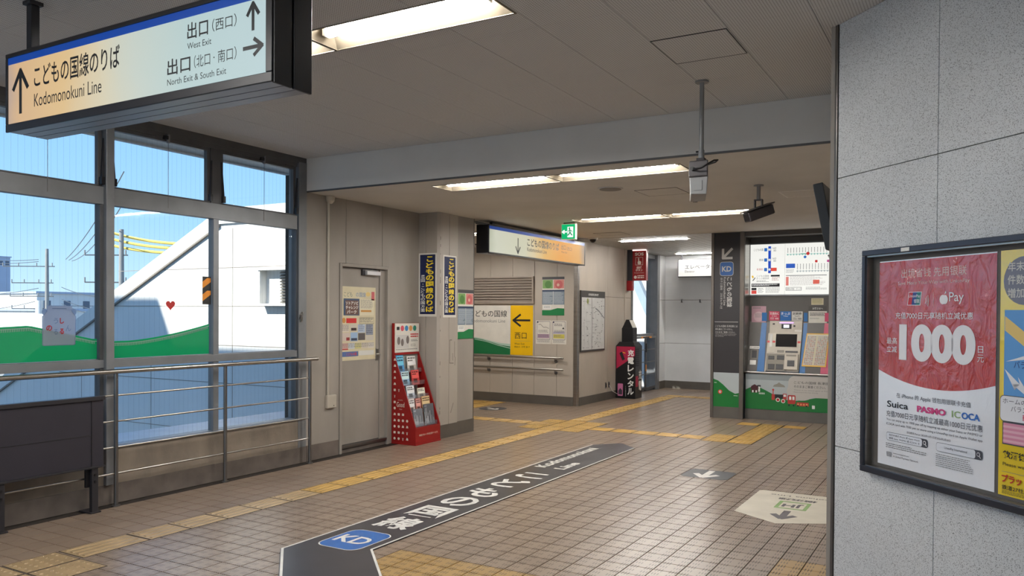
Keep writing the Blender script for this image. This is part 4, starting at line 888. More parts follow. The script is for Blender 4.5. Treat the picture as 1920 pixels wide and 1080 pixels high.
# ================================================================== CONDUIT ON THE PAINTED WALL
r = thing('conduit', 'painted vertical conduit with bell cap and switch box by the door', 'conduit', (XW+.02, 6.48, .5))
M_CON = mat('conduit_paint', (176, 168, 154), .5, 0, .04, 6)
part('pipe', r, lambda b: b.cyl((XW+.014, 6.482, .66), (XW+.014, 6.482, 2.75), .0135, M_CON, 12))
part('bell_cap', r, lambda b: (b.cyl((XW+.022, 6.50, 2.725), (XW+.022, 6.50, 2.752), .022, M_CON, 14, .045), b.cyl((XW+.022, 6.50, 2.752), (XW+.022, 6.50, 2.803), .045, M_CON, 14, .05)))
part('switch_box', r, lambda b: b.box(XW, 6.455, .528, XW+.035, 6.60, .668, M_CON), .006)
part('key_hole', r, lambda b: b.cyl((XW+.035, 6.555, .552), (XW+.037, 6.555, .552), .006, M_BLACK, 8))

# ================================================================== POSTERS ON THE DOOR
PAPER = mat('paper_white', (214, 210, 200), .5, 0, .03, 8); PAPC = mat('paper_cream', (206, 196, 164), .5, 0, .05, 6)
XDp = XW-.0445
r, c = sheet('door_poster', 'large cream illustrated information sheet taped on the door', 'poster', (XDp, 6.735, 1.02), Y_, Z_, .605, .83, PAPC, .0012)
def A(y): return y-6.735
def B_(z): return z-1.02
BR_, PK, TL, OG = ink(110, 78, 66), ink(196, 96, 100), ink(96, 150, 190), ink(196, 140, 70)
c.text('こども', .06, .715, .20, .77, ink(120, 130, 120), .01); c.text('の国線', .26, .715, .43, .77, ink(120, 140, 170), .01); c.disc(.47, .75, .04, ink(216, 190, 120), .025); c.rect(.53, .68, .585, .78, PK)
c.rect(.055, .505, .32, .695, ink(58, 80, 110)); c.rect(.33, .505, .575, .695, ink(214, 206, 180)); c.up()
c.rect(.085, .515, .305, .675, ink(104, 76, 66)); c.scrib(.34, .58, .55, .685, 8, GRY, .35, 5); c.rect(.345, .545, .53, .568, OG); c.up()
for i, t in enumerate(('ソトアソビ', 'チャレンジ', 'パーク')): c.text(t, .09+.02*(i == 2), .625-.05*i, .30-.03*(i == 2), .665-.05*i, WHT, .02)
c.rect(.10, .42, .27, .475, REDI); c.disc(.06, .45, .03, OG); c.frame(.32, .41, .575, .48, .003, BLK); c.scrib(.33, .42, .56, .475, 4, GRY, .4, 6)
for k, (a, z, w_, h_, col) in enumerate(((.02, .32, .13, .085, (206, 196, 180)), (.16, .33, .12, .075, (196, 190, 176)), (.29, .31, .13, .095, (170, 182, 200)), (.43, .28, .13, .125, (140, 146, 160)), (.02, .22, .14, .09, (200, 186, 176)), (.17, .215, .12, .10, (150, 176, 206)), (.30, .225, .12, .08, (90, 84, 84)), (.43, .22, .14, .055, (196, 190, 180)))):
    c.rect(a, z, a+w_, z+h_, ink(*col)); 
c.up()
c.rect(.18, .335, .27, .365, ink(60, 40, 38)); c.rect(.10, .225, .155, .26, ink(150, 60, 60)); c.rect(.18, .222, .28, .25, ink(60, 70, 90)); c.scrib(.03, .33, .14, .40, 4, GRY, .4, 4); c.scrib(.44, .29, .55, .40, 5, ink(90, 94, 110), .4, 3); c.scrib(.31, .32, .41, .40, 4, ink(120, 130, 150), .4, 4)
for k, col in enumerate(((200, 160, 150), (190, 196, 200), (196, 190, 130), (200, 190, 176), (206, 200, 190))): c.rect(.02+.113*k, .13, .125+.113*k, .195, ink(*col)); 
c.up(); c.scrib(.03, .14, .57, .19, 3, GRY, .35, 14); c.rect(.02, .122, .13, .132, REDI)
c.rect(-.01, .045, .30, .10, ink(86, 110, 160)); c.rect(.31, .05, .575, .105, ink(206, 206, 200)); c.up(); c.text('こどもの国', .10, .055, .27, .088, ink(196, 60, 60), .02)
c.build(r)
# ================================================================== BROCHURE RACK
r = thing('brochure_rack', 'red cardboard brochure rack with white icons standing against the door wall', 'brochure rack', (-5.83, 7.82, 0))
ry0, ry1, rx0, rx1 = 7.585, 8.085, -6.012, -5.655
side = [(rx0, 0), (rx1, 0), (rx1, .205), (rx0+.03, 1.07), (rx0+.03, 1.435), (rx0, 1.435)]
for y in (ry0, ry1-.012): part('side_panel', r, lambda b: b.prism(side, 'y', y, y+.012, M_RED))
part('front_lip', r, lambda b: b.box(rx1-.012, ry0+.012, 0.0, rx1, ry1-.012, .205, M_RED), .002)
part('back_panel', r, lambda b: b.box(rx0, ry0+.012, 0, rx0+.012, ry1-.012, 1.435, M_RED))
part('inner_back', r, lambda b: b.box(rx0+.012, ry0+.012, .2, rx0+.016, ry1-.012, 1.06, mat('rack_grey', (150, 152, 146), .6, 0, .03)))
part('header_rail', r, lambda b: b.box(rx0+.012, ry0+.012, 1.055, rx0+.04, ry1-.012, 1.08, M_RED))
part('base', r, lambda b: b.box(rx0, ry0-.004, 0.0, rx1+.006, ry1+.004, .018, M_RED))
M_CLEAR = film_mat('clear_plastic', (210, 216, 222), .25)
SHELF = [(-5.69, .20), (-5.755, .36), (-5.82, .52), (-5.885, .68), (-5.934, .83)]
for k, (x, z) in enumerate(SHELF):
    part('shelf', r, lambda b: b.box(x-.05, ry0+.012, z, x, ry1-.012, z+.006, M_RED)); part('retainer', r, lambda b: b.box(x-.003, ry0+.014, z, x, ry1-.014, z+.055, M_CLEAR))
part('divider', r, lambda b: (b.box(-5.70, 7.832, .2, -5.685, 7.836, .42, M_CLEAR)))
c = Card((0, ry0, 0), X_, Z_); IW = ink(222, 208, 196)
random.seed(3)
for row in range(14):
    z = .065+.072*row; n = int(((rx1-.03)-((z-.205)*0.37 if z > .205 else 0)-(rx0+.03))/.062)
    for k in range(max(1, n)):
        x = rx0+.045+.062*k
        if 5 <= row <= 7 and 1 <= k <= 3: continue
        q = random.randrange(4)
        if q == 0: c.rrect(x-.016, z-.014, x+.016, z+.014, .006, IW)
        elif q == 1: c.disc(x, z, .016, IW)
        elif q == 2: c.rect(x-.006, z-.02, x+.006, z+.012, IW); c.rect(x-.012, z+.004, x+.012, z+.01, IW)
        else: c.poly([(x-.018, z-.012), (x+.018, z-.012), (x+.012, z+.012), (x-.006, z+.018)], IW)
c.l = 2; gx = rx0+.075; c.text('Good', gx, .44, gx+.115, .50, IW, .01); c.text('かながわ', gx+.02, .515, gx+.09, .532, IW); c.text('Days', gx+.04, .405, gx+.08, .425, IW)
c.build(r, 'icon_print')
c = Card((rx1, 0, 0), Y_, Z_); c.text('東急グループの生活サービス', ry0+.07, .10, ry1-.06, .125, IW); c.build(r, 'lip_lettering')
hd = part('header_card', r, lambda b: b.box(rx0+.03, ry0+.012, 1.082, rx0+.036, ry1-.012, 1.432, PAPER))
c = Card((rx0+.036, ry0+.012, 1.082), Y_, Z_); H = .35
for k, col in enumerate(((206, 78, 96), (60, 130, 180), (210, 150, 84), (40, 130, 110))): c.disc(.14+.082*k, .29, .034, ink(*col))
c.rect(.03, .27, .085, .31, BLK); c.rect(.02, .05, .27, .21, ink(196, 194, 190)); c.scrib(.02, .025, .46, .04, 1, GRY, .6, 16); c.up()
for (u, v, s_) in ((.07, .14, .03), (.14, .12, .028), (.245, .15, .03)): c.disc(u, v, s_, ink(120, 112, 108), s_*1.6)
c.scrib(.30, .17, .46, .225, 2, REDI, .6, 6); c.scrib(.31, .125, .45, .15, 2, GRY, .5, 5); c.frame(.31, .07, .40, .095, .003, BLK)
c.build(hd)
# brochures standing on its shelves
BRO = [('sky blue brochure on the top tier of the rack', 4, 7.62, .13, .21, (80, 150, 206)), ('grey and white magazine on the top tier of the rack', 4, 7.82, .17, .195, (196, 190, 184)),
       ('pale blue brochure on the second tier of the rack', 3, 7.64, .15, .17, (150, 186, 216)), ('red and white brochure on the second tier of the rack', 3, 7.84, .15, .175, (190, 64, 60)),
       ('white leaflet with blue top on the middle tier of the rack', 2, 7.66, .15, .16, (190, 200, 212)), ('beige leaflet on the middle tier of the rack', 2, 7.87, .15, .12, (190, 176, 160)),
       ('white and red leaflet on the fourth tier of the rack', 1, 7.62, .11, .17, (206, 190, 184)), ('pink edged leaflet on the fourth tier of the rack', 1, 7.755, .10, .165, (186, 120, 112)), ('orange and blue brochure on the fourth tier of the rack', 1, 7.88, .16, .18, (196, 150, 110)),
       ('white brochure with dark drawings, low tier of the rack', 0.5, 7.66, .17, .20, (206, 204, 196)), ('yellow leaflet on the low tier of the rack', 0.5, 7.86, .17, .16, (222, 196, 40)),
       ('grey city photo booklet on the bottom tier of the rack', 0, 7.63, .18, .21, (116, 120, 128)), ('darker city photo booklet, bottom tier of the rack, right pocket', 0, 7.845, .20, .25, (92, 94, 100))]
for lab, tier, y, w_, h_, col in BRO:
    i = int(tier); x, z = SHELF[i]; x -= .016 if tier == i else .029; z += .007
    q = thing('brochure', lab, 'brochure', (x, y+w_/2, z), 'brochures in the red rack')
    lean = -.028*h_/.2; M_ = mat('brochure_%d_%d_%d' % col, col, .4, 0, .03, 20)
    part('pages', q, lambda b: b.hexa([(x-.006, y, z), (x+.004, y, z), (x+.004, y+w_, z), (x-.006, y+w_, z)], [(x-.006+lean, y, z+h_), (x+.004+lean, y, z+h_), (x+.004+lean, y+w_, z+h_), (x-.006+lean, y+w_, z+h_)], M_))
    c = Card((x+.004, y, z), Y_, (lean, 0, h_)); dk = tuple(max(0, int(v*.45)) for v in col); lt = tuple(min(235, int(v*1.25+20)) for v in col)
    if tier == 0:
        for k in range(14):
            u = .008+(w_-.02)*k/14; c.rect(u, .02, u+w_/22, .05+random.random()*(h_*.55), ink(*random.choice(((60, 62, 70), (160, 164, 170), (110, 110, 116), (196, 200, 206)))))
        c.rect(.01, h_-.03, w_*.3, h_-.012, ink(*lt))
    else:
        c.rect(.006, h_*.45, w_-.006, h_-.006, ink(*lt)); c.up(); c.scrib(.012, h_*.62, w_-.012, h_-.015, 2, ink(*dk), .6, 4); c.rect(w_*.2, h_*.12, w_*.7, h_*.40, ink(*dk)); c.scrib(.01, .01, w_-.01, h_*.1, 2, ink(*lt), .4, 5)
    c.build(q)
# ================================================================== POSTERS ON THE COLUMN
NV = mat('poster_navy', (20, 32, 74), .3, 0, .03, 6); YT = ink(232, 204, 40)
for (nm, lab, O, U, w_, h_) in (('column_poster', 'navy vertical poster with yellow lettering on the column face beside the rack', (-6.023, 8.1245, 1.515), X_, .275, .787), ('column_poster', 'navy vertical poster with yellow lettering on the column side facing the hall', (-5.7195, 8.222, 1.506), Y_, .292, .777)):
    r, c = sheet(nm, lab, 'poster', O, U, Z_, w_, h_, PAPER, .0012)
    c.rect(.022, .03, w_-.022, h_-.018, NV); c.up(); c.vtext('こどもの国線のりば', w_*.40, .055, w_*.84, h_-.035, YT, .035); c.vtext('恩田・こどもの国方面', w_*.13, .055, w_*.36, h_*.66, WHT, .015); c.build(r)
c = Card((-5.7195, 0, 0), Y_, Z_); SCF = ink(74, 66, 58)
for (a_, z_, b_, w2) in ((8.375, 1.22, 8.375, .93), (8.375, 1.22, 8.42, 1.22), (8.48, 1.20, 8.482, 1.0), (8.37, .93, 8.46, .925), (8.50, 1.0, 8.49, .9), (8.40, .30, 8.46, .42), (8.44, 1.05, 8.445, .96)): c.line([(a_, z_), (b_, w2)], .007, SCF)
random.seed(5)
for k in range(16): z_ = .3+random.random()*2.2; c.rect(8.158, z_, 8.166, z_+.01+random.random()*.04, SCF)
stuff(c.build(cl, 'scuff_mark'))
def timetable(name, lab, O, U, w_, h_):
    r, c = sheet(name, lab, 'timetable', O, U, Z_, w_, h_, PAPER, .006)
    boxes = [(0, h_-.045, w_, h_, ink(64, 64, 66)), (0, 0, w_, .09, GRN), (0, h_*.28, w_, h_*.62, ink(120, 134, 146)), (0, h_*.62, w_, h_*.66, ink(40, 60, 90)), (w_*.02, h_*.70, w_*.48, h_-.05, ink(120, 160, 90)), (w_*.52, h_*.70, w_*.98, h_-.05, ink(206, 130, 120))]
    for b4 in boxes: c.rect(*b4)
    c.up(); c.rect(w_*.05, .11, w_*.4, .17, WHT); c.rect(w_*.49, h_*.28, w_*.51, h_*.62, WHT); c.scrib(w_*.04, h_*.30, w_*.47, h_*.60, 12, ink(190, 198, 206), .4, 9); c.scrib(w_*.53, h_*.30, w_*.96, h_*.60, 12, ink(190, 198, 206), .4, 9)
    c.disc(w_*.27, h_*.80, w_*.15, ink(80, 130, 60)); c.disc(w_*.75, h_*.80, w_*.17, ink(196, 96, 96)); c.up(); c.disc(w_*.72, h_*.79, w_*.06, ink(220, 180, 160)); c.poly([(0, .088), (w_*.35, .088), (w_*.7, .125), (w_, .118), (w_, .088)], GRN)
    c.scrib(w_*.08, .12, w_*.37, .16, 3, GRY, .4, 4); c.build(r)
    return r
timetable('timetable', 'framed train timetable on the column end at the corridor mouth', (-5.7345, 8.565, 1.23), Y_, .365, .635)
# ================================================================== CORRIDOR WALL
YW = 12.2995
timetable('timetable', 'framed train timetable on the corridor wall above the two notices', (-6.472, YW, 1.536), X_, .426, .661)
r = thing('wall_vent', 'horizontal louvred vent grille above the corridor direction panel', 'vent', (-7.3, 12.28, 1.735)); M_LV = mat('louvre_paint', (164, 152, 140), .4, .2, .05, 6)
part('frame', r, lambda b: (b.box(-8.3, 12.262, 1.735, -6.63, 12.3, 1.765, M_LV), b.box(-8.3, 12.262, 2.19, -6.63, 12.3, 2.216, M_LV), b.box(-6.66, 12.262, 1.765, -6.63, 12.3, 2.19, M_LV), b.box(-8.3, 12.262, 1.765, -8.27, 12.3, 2.19, M_LV)), .003)
for k in range(9): part('louvre', r, lambda b: b.hexa([(-8.27, 12.265, 1.77+.047*k), (-6.66, 12.265, 1.77+.047*k), (-6.66, 12.298, 1.80+.047*k), (-8.27, 12.298, 1.80+.047*k)], [(-8.27, 12.265, 1.776+.047*k), (-6.66, 12.265, 1.776+.047*k), (-6.66, 12.298, 1.806+.047*k), (-8.27, 12.298, 1.806+.047*k)], M_LV))
r, c = sheet('direction_panel', 'white and green direction panel for the train line on the corridor wall', 'sign', (-8.3, YW, .835), X_, Z_, 1.195, .87, PAPER, .004)
c.text('こどもの国線', .33, .665, 1.125, .785, BLK, .006); c.text('Kodomonokuni Line', .36, .565, 1.09, .625, GRY)
G1, G2_ = ink(22, 108, 62), ink(170, 196, 180)
c.poly([(0, 0), (1.195, 0), (1.195, .19), (1.0, .20), (.8, .235), (.62, .275), (.45, .30), (0, .30)], G2_); c.up(); c.poly([(0, 0), (1.195, 0), (1.195, .145), (1.0, .165), (.8, .215), (.62, .255), (.45, .28), (0, .28)], G1)
c.up(); c.line([(.45, .262), (.7, .225), (.95, .16), (1.195, .115)], .012, G2_); c.build(r)
r, c = sheet('direction_panel', 'yellow panel with left arrow for the west exit on corridor wall', 'sign', (-7.1, YW, .835), X_, Z_, .447, .87, mat('panel_yellow', (232, 184, 10), .35, 0, .02), .0045)
c.arrow(.22, .61, .33, 180, BLK, .035); c.text('西口', .085, .285, .325, .395, BLK, .004); c.rect(.08, .245, .41, .248, GRY); c.text('West Exit', .08, .18, .285, .215, BLK); c.text('西出口', .08, .13, .19, .16, BLK); c.text('서쪽 출구', .22, .13, .39, .16, BLK); c.build(r)
for (x0, x1, lab, ca) in ((-6.594, -6.297, 'paper notice with route line and lilac box on corridor wall', (168, 140, 160)), (-6.287, -6.007, 'paper notice with yellow and lilac boxes on corridor wall', (206, 196, 90))):
    w_, h_ = x1-x0, .405; r, c = sheet('wall_notice', lab, 'notice', (x0, YW, 1.042), X_, Z_, w_, h_, PAPER, .0012)
    c.frame(.02, .075, w_-.02, h_-.015, .006, ink(70, 60, 90)); c.rect(.035, .10, w_-.035, .17, ink(*ca)); c.scrib(.03, .02, w_-.03, .065, 3, GRY, .4, 8); c.scrib(.05, .19, w_-.04, .24, 3, GRY, .4, 6)
    if x0 < -6.4: c.line([(.05, .33), (.09, .34), (.15, .285), (.2, .29), (.25, .27)], .006, BLK)
    else: c.rect(.035, .175, w_-.035, .215, ink(176, 172, 190)); c.poly([(.2, .26), (.245, .26), (.222, .295)], BLK); c.scrib(.05, .30, .24, .35, 2, GRY, .5, 5)
    c.up(); c.scrib(.045, .11, w_-.045, .16, 3, ink(120, 110, 120), .4, 7); c.rect(.02, h_-.04, .05, h_-.015, ink(40, 40, 70)); c.build(r)
for z, lab in ((.808, 'upper tube of the stainless corridor wall handrail'), (.61, 'lower tube of the stainless corridor wall handrail')):
    r = thing('wall_handrail', lab, 'handrail', (-7.2, 12.24, z))
    part('tube', r, lambda b: (b.cyl((-8.55, 12.235, z), (-6.04, 12.235, z), .018, M_STEEL, 14), b.sphere((-6.04, 12.235, z), .018, M_STEEL)))
    for x in (-6.195, -7.54): part('bracket', r, lambda b: (b.cyl((x, 12.235, z-.018), (x, 12.245, z-.06), .008, M_STEELD, 8), b.cyl((x, 12.24, z-.06), (x, 12.3, z-.06), .010, M_STEELD, 8), b.cyl((x, 12.292, z-.06), (x, 12.3, z-.06), .03, M_STEELD, 14)))
# ================================================================== MAP, OUTLETS, CHARGER KIOSK
r = thing('area_map', 'framed black and white area map board beside the charger kiosk', 'map', (-5.79, 12.9, .915))
boxpart('frame', r, (-5.8, 12.388, .915, -5.778, 13.415, 1.965), mat('map_frame', (66, 64, 62), .4, .2, .03), .003)
boxpart('sheet', r, (-5.778, 12.42, .945, -5.776, 13.385, 1.848), mat('map_paper', (196, 196, 194), .35, 0, .04, 9))
c = Card((-5.776, 12.388, .915), Y_, Z_); c.text('長津田駅周辺案内図', .30, .965, .72, 1.005, WHT, .01)
random.seed(11)
for k in range(26):
    u, v = .06+random.random()*.85, .06+random.random()*.82; L = .05+random.random()*.22
    c.line([(u, v), (min(.98, u+L*(k % 2)), min(.92, v+L*((k+1) % 2)))], .004, ink(110, 110, 110))
c.line([(.45, .04), (.46, .5), (.44, .92)], .016, ink(70, 70, 70)); c.line([(.6, .75), (.75, .7), (.97, .58)], .02, ink(100, 100, 104)); c.disc(.27, .87, .04, ink(130, 140, 70), .05)
for k in range(70): u, v = .05+random.random()*.88, .05+random.random()*.84; c.rect(u, v, u+.02+random.random()*.04, v+.008, ink(80, 80, 80))
c.build(r)
for y, lab in ((13.52, 'small oval wall socket near the map baseboard'), (13.66, 'square wall socket with a cable plugged in')):
    r = thing('wall_socket', lab, 'wall socket', (-5.79, y, .22))
    boxpart('plate', r, (-5.8, y-.035, .215, -5.793, y+.035, .325), M_STEEL, .003); boxpart('outlet', r, (-5.793, y-.018, .235, -5.788, y+.018, .305), M_CHAR)
tag(part('power_cable', None, lambda b: b.tube([(-5.786, 13.66, .26), (-5.76, 13.68, .2), (-5.755, 13.72, .155), (-5.752, 13.82, .12), (-5.752, 13.95, .08)], .006, M_WHITE)), 'white power cable from the wall socket to the charger kiosk', 'cable')
r = thing('charger_kiosk', 'black and magenta battery charger rental kiosk standing by the map', 'kiosk', (-5.6, 14.13, 0))
kx0, kx1, ky0, ky1 = -5.786, -5.40, 13.96, 14.30; KB = mat('kiosk_black', (16, 15, 18), .35, 0, .04, 6)
part('body', r, lambda b: (b.box(kx0, ky0, 0, kx1, ky1, .975, KB), b.hexa([(kx0, ky0, .975), (kx1, ky0, .975), (kx1, ky1, .975), (kx0, ky1, .975)], [(kx0+.06, ky0+.02, 1.05), (kx1-.05, ky0+.02, 1.05), (kx1-.05, ky1-.05, 1.05), (kx0+.06, ky1-.05, 1.05)], KB)), .004)
part('tower', r, lambda b: b.box(-5.685, 13.99, 1.05, -5.465, 14.2, 1.31, KB), .004)
part('gable_top', r, lambda b: b.prism([(-5.675, 1.31), (-5.475, 1.31), (-5.545, 1.465), (-5.60, 1.465)], 'y', 13.99, 14.2, KB))
part('price_card', r, lambda b: b.hexa([(-5.475, 14.0, 1.315), (-5.47, 14.0, 1.315), (-5.47, 14.19, 1.315), (-5.475, 14.19, 1.315)], [(-5.54, 14.0, 1.455), (-5.535, 14.0, 1.455), (-5.535, 14.19, 1.455), (-5.54, 14.19, 1.455)], PAPER))
for zz in (1.08, 1.30) : pass
c = Card((kx0, ky0, 0), X_, Z_); W_ = kx1-kx0; MG = ink(170, 26, 66)
c.poly([(.012, .55), (W_*.80, .75), (W_-.01, .80), (W_-.01, .965), (.012, .965)], MG); c.up(); c.poly([(.07, .84), (.12, .87), (.18, .73), (.13, .70)], BLK); c.poly([(.13, .865), (.185, .85), (.19, .835), (.14, .85)], YEL); c.rrect(.04, .045, .145, .275, .015, ink(190, 110, 150)); c.vtext('充電レンタル', W_*.60, .065, W_*.93, .92, WHT, .03); c.vtext('どこでもかえせる', .19, .04, .205, .24, WHT); c.up(); c.poly([(.055, .07), (.13, .07), (.13, .15), (.09, .19), (.055, .14)], ink(60, 50, 60)); c.build(r, 'front_lettering')
c = Card((kx1, ky0, 0), Y_, Z_)
c.rect(.02, .22, .15, .42, MG); c.up(); c.vtext('充電', .17, .13, .315, .54, WHT, .03); c.build(r, 'side_lettering')
for i in range(3):
    for j in range(9): part('battery_slot', r, lambda b: b.box(kx1, ky0+.03+.052*i, .60+.038*j, kx1+.006, ky0+.072+.052*i, .628+.038*j, M_CHAR))
for j in range(5): part('battery_slot', r, lambda b: b.box(-5.465, 14.02, 1.08+.04*j, -5.459, 14.17, 1.11+.04*j, M_CHAR))
# gate in the glazed opening
r = thing('metal_gate', 'low metal gate with hazard tape in the lobby opening', 'gate', (-5.76, 15.42, 0)); gx = -5.755
part('gate_frame', r, lambda b: (b.box(gx-.015, 14.82, .02, gx+.015, 14.86, 1.12, M_ALU), b.box(gx-.015, 15.97, .02, gx+.015, 16.01, 1.12, M_ALU), b.box(gx-.015, 15.40, .02, gx+.015, 15.46, 1.09, M_ALUD), b.box(gx-.015, 14.86, 1.08, gx+.015, 15.97, 1.12, M_ALU), b.box(gx-.015, 14.86, .04, gx+.015, 15.97, .09, M_ALUD)), .003)
for z in (.35, .60, .85): part('gate_bar', r, lambda b: b.box(gx-.008, 14.86, z-.008, gx+.008, 15.97, z+.008, M_STEELD))
part('hazard_tape', r, lambda b: (b.box(gx+.015, 15.15, 1.085, gx+.018, 15.75, 1.118, OR),)); part('tape_patch', r, lambda b: b.box(gx+.018, 15.25, 1.085, gx+.019, 15.6, 1.112, M_CHAR))
part('latch', r, lambda b: b.box(gx+.015, 15.40, .80, gx+.03, 15.45, .98, M_BLACK)); part('tag_strip', r, lambda b: b.box(gx+.015, 15.40, .42, gx+.02, 15.45, .55, OR))

# ================================================================== TICKET WALL
wt = structure('wall_ticket', (-2.0, 12.4, 0)); M_TG = mat('counter_grey', (86, 82, 78), .45, .1, .04, 5); M_FR = mat('brown_steel', (112, 104, 96), .35, .6, .05, 5)
boxpart('column_core', wt, (-3.47, 12.13, 0, -3.0, 12.6, ZL), M_FR)
boxpart('edge_strip', wt, (-3.472, 12.105, 0, -3.43, 12.13, ZL), M_FR, .003); boxpart('edge_strip', wt, (-3.038, 12.10, 0, -2.975, 12.14, ZL), M_FR, .003)
boxpart('kick_plate', wt, (-3.43, 12.118, 0, -3.038, 12.13, .172), M_SKIRT)
boxpart('header', wt, (-3.0, 12.13, 2.735, 1.6, 12.6, ZL+.05), M_TG); boxpart('back_panel', wt, (-3.0, 12.46, .6, 1.6, 12.6, 2.735), M_TG)
part('recess_side', wt, lambda b: b.hexa([(-3.0, 12.14, .72), (-2.97, 12.14, .72), (-2.97, 12.46, .72), (-3.0, 12.46, .72)], [(-3.0, 12.14, 2.735), (-2.97, 12.14, 2.735), (-2.97, 12.46, 2.735), (-3.0, 12.46, 2.735)], M_STEEL))
boxpart('apron', wt, (-2.98, 12.26, .15, 1.6, 12.6, .70), M_TG); boxpart('kick_plate', wt, (-2.98, 12.25, 0, 1.6, 12.6, .152), M_SKIRT)
part('console', wt, lambda b: b.prism([(12.29, .70), (12.6, .70), (12.6, 1.47), (12.462, 1.47)], 'x', -2.97, 1.6, M_TG))
part('ledge_bar', wt, lambda b: b.cyl((-3.04, 12.235, .705), (1.6, 12.235, .705), .016, M_STEEL, 14)); boxpart('ledge', wt, (-2.98, 12.235, .69, 1.6, 12.3, .705), M_FR)
# mural and direction panel on the column
SKYM = mat('mural_sky', (172, 180, 182), .35, 0, .02, 3); GM = mat('mural_green', (22, 112, 46), .35, 0, .03, 5)
r = thing('column_sign', 'tall charcoal panel with arrow and KD badge beside the ticket machines', 'sign', (-3.235, 12.12, .69))
boxpart('panel', r, (-3.428, 12.122, .69, -3.04, 12.13, 2.80), mat('panel_charcoal', (46, 43, 45), .45, 0, .03, 5))
c = Card((0, 12.1215, 0), X_, Z_); WG = ink(190, 188, 184)
a = (-3.315, 2.405); c.line([(-3.165, 2.555), (-3.30, 2.42)], .036, WG); c.line([(-3.298, 2.55), (-3.298, 2.42)], .036, WG); c.line([(-3.165, 2.418), (-3.30, 2.418)], .036, WG); c.build(r, 'arrow')
c = Card((0, 12.1215, 0), X_, Z_); c.rrect(-3.345, 2.15, -3.138, 2.363, .04, WG); c.up(); c.rrect(-3.339, 2.156, -3.144, 2.357, .036, ink(28, 88, 160)); c.up(); c.text('KD', -3.312, 2.215, -3.17, 2.295, WG, .03); c.build(r, 'line_badge')
c = Card((0, 12.1215, 0), X_, Z_); c.text('こどもの国線', -3.235, 1.68, -3.155, 2.13, WG, .015, -90); c.text('Kodomonokuni Line', -3.285, 1.705, -3.25, 2.13, WG, 0, -90); c.text('孩子之国线　고도모노쿠니선', -3.335, 1.655, -3.30, 2.125, WG, 0, -90)
c.cut(); c.rect(-3.415, 1.452, -3.063, 1.458, WG); c.cut()
for k, t in enumerate(('こどもの国線 長津田駅には', '改札機はございません。', 'そのままご乗車ください。')): c.text(t, -3.405, 1.375-.046*k, -3.405+(.335, .265, .30)[k], 1.408-.046*k, WG)
for k, t in enumerate(('There is no ticket gate at Kodomonokuni', 'Line Nagatsuta station. Please board', 'the train directly.')): c.text(t, -3.405, 1.264-.018*k, -3.405+(.32, .30, .13)[k], 1.276-.018*k, WG)
c.build(r, 'lettering')
r = thing('mural_panel', 'green hill mural panel at the foot of the charcoal column sign', 'mural', (-3.235, 12.12, .172)); boxpart('panel', r, (-3.428, 12.122, .172, -3.04, 12.13, .688), SKYM)
c = Card((-3.428, 12.1215, .172), X_, Z_); c.poly([(0, 0), (.388, 0), (.388, .22), (.33, .205), (.24, .25), (.15, .335), (.07, .395), (0, .418)], GM); c.up(); c.disc(.105, .225, .032, REDI); c.scrib(.31, .17, .37, .18, 1, WHT, .7, 4); c.scrib(.015, .355, .05, .365, 1, WHT, .7, 3); c.up(); c.disc(.105, .225, .016, WHT); c.disc(.105, .225, .008, BLK); c.build(r)
r = thing('mural_panel', 'wide mural with red steam train below the ticket machines', 'mural', (-1.8, 12.25, .155)); boxpart('panel', r, (-2.972, 12.252, .155, 1.58, 12.2592, .687), SKYM)
c = Card((-2.975, 12.2515, .155), X_, Z_)
hill = [(0, .285), (.06, .315), (.13, .335), (.21, .325), (.30, .285), (.42, .225), (.60, .16), (.74, .155), (.88, .18), (1.05, .22), (1.2, .235), (1.6, .22), (4.55, .22)]
c.poly([(0, .001), (4.55, .001)]+hill[::-1], GM); c.rect(0, .44, 4.55, .528, ink(140, 148, 150))
CL = ink(186, 182, 176); c.up(); c.rrect(.62, .21, 2.2, .52, .10, CL); c.disc(.80, .30, .20, CL, .14); c.poly([(.40, .345), (.58, .345), (.56, .375), (.52, .39), (.49, .415), (.46, .39), (.42, .375)], ink(140, 138, 128)); c.up()
c.text('こどもの国線 長津田駅には、改札機はございません。', .70, .405, 1.95, .445, BLK); c.text('そのままご乗車ください。', .70, .345, 1.14, .385, BLK)
c.text('There is no ticket gate at Kodomonokuni Line Nagatsuta station.', .70, .302, 1.75, .322, GRY); c.text('Please board the train directly.', .70, .27, 1.04, .29, GRY)
BN = ink(70, 26, 30); TR = ink(176, 50, 44)
c.rect(.085, .245, .185, .31, BN); c.poly([(.07, .305), (.20, .305), (.18, .345), (.135, .37), (.09, .345)], BN); c.rect(.19, .26, .215, .35, WHT); c.rect(.175, .335, .225, .36, BLK)
for k in range(6): c.rect(.20+.015*k, .225, .208+.015*k, .25, WHT)
c.rect(.385, .15, .43, .235, TR); c.rect(.40, .235, .412, .30, TR); c.disc(.406, .30, .015, TR); c.rect(.43, .175, .55, .235, BLK); c.rect(.545, .165, .60, .25, TR); c.rrect(.615, .105, .725, .235, .015, TR); c.rrect(.74, .08, .91, .135, .01, TR)
c.disc(.475, .155, .03, WHT); c.disc(.55, .14, .03, WHT); c.up(); c.disc(.475, .155, .021, TR); c.disc(.55, .14, .021, TR); c.rect(.10, .247, .12, .28, WHT); c.rect(.15, .247, .17, .28, WHT); c.rect(.635, .165, .665, .215, WHT); c.rect(.68, .165, .71, .215, WHT); c.rect(.555, .205, .59, .238, WHT)
for k in range(4): c.rect(.75+.04*k, .092, .775+.04*k, .118, ink(220, 150, 90))
for u in (.635, .70, .76, .88): c.disc(u, .085, .012, BLK)
c.rrect(.955, .05, .995, .10, .006, WHT); c.build(r)
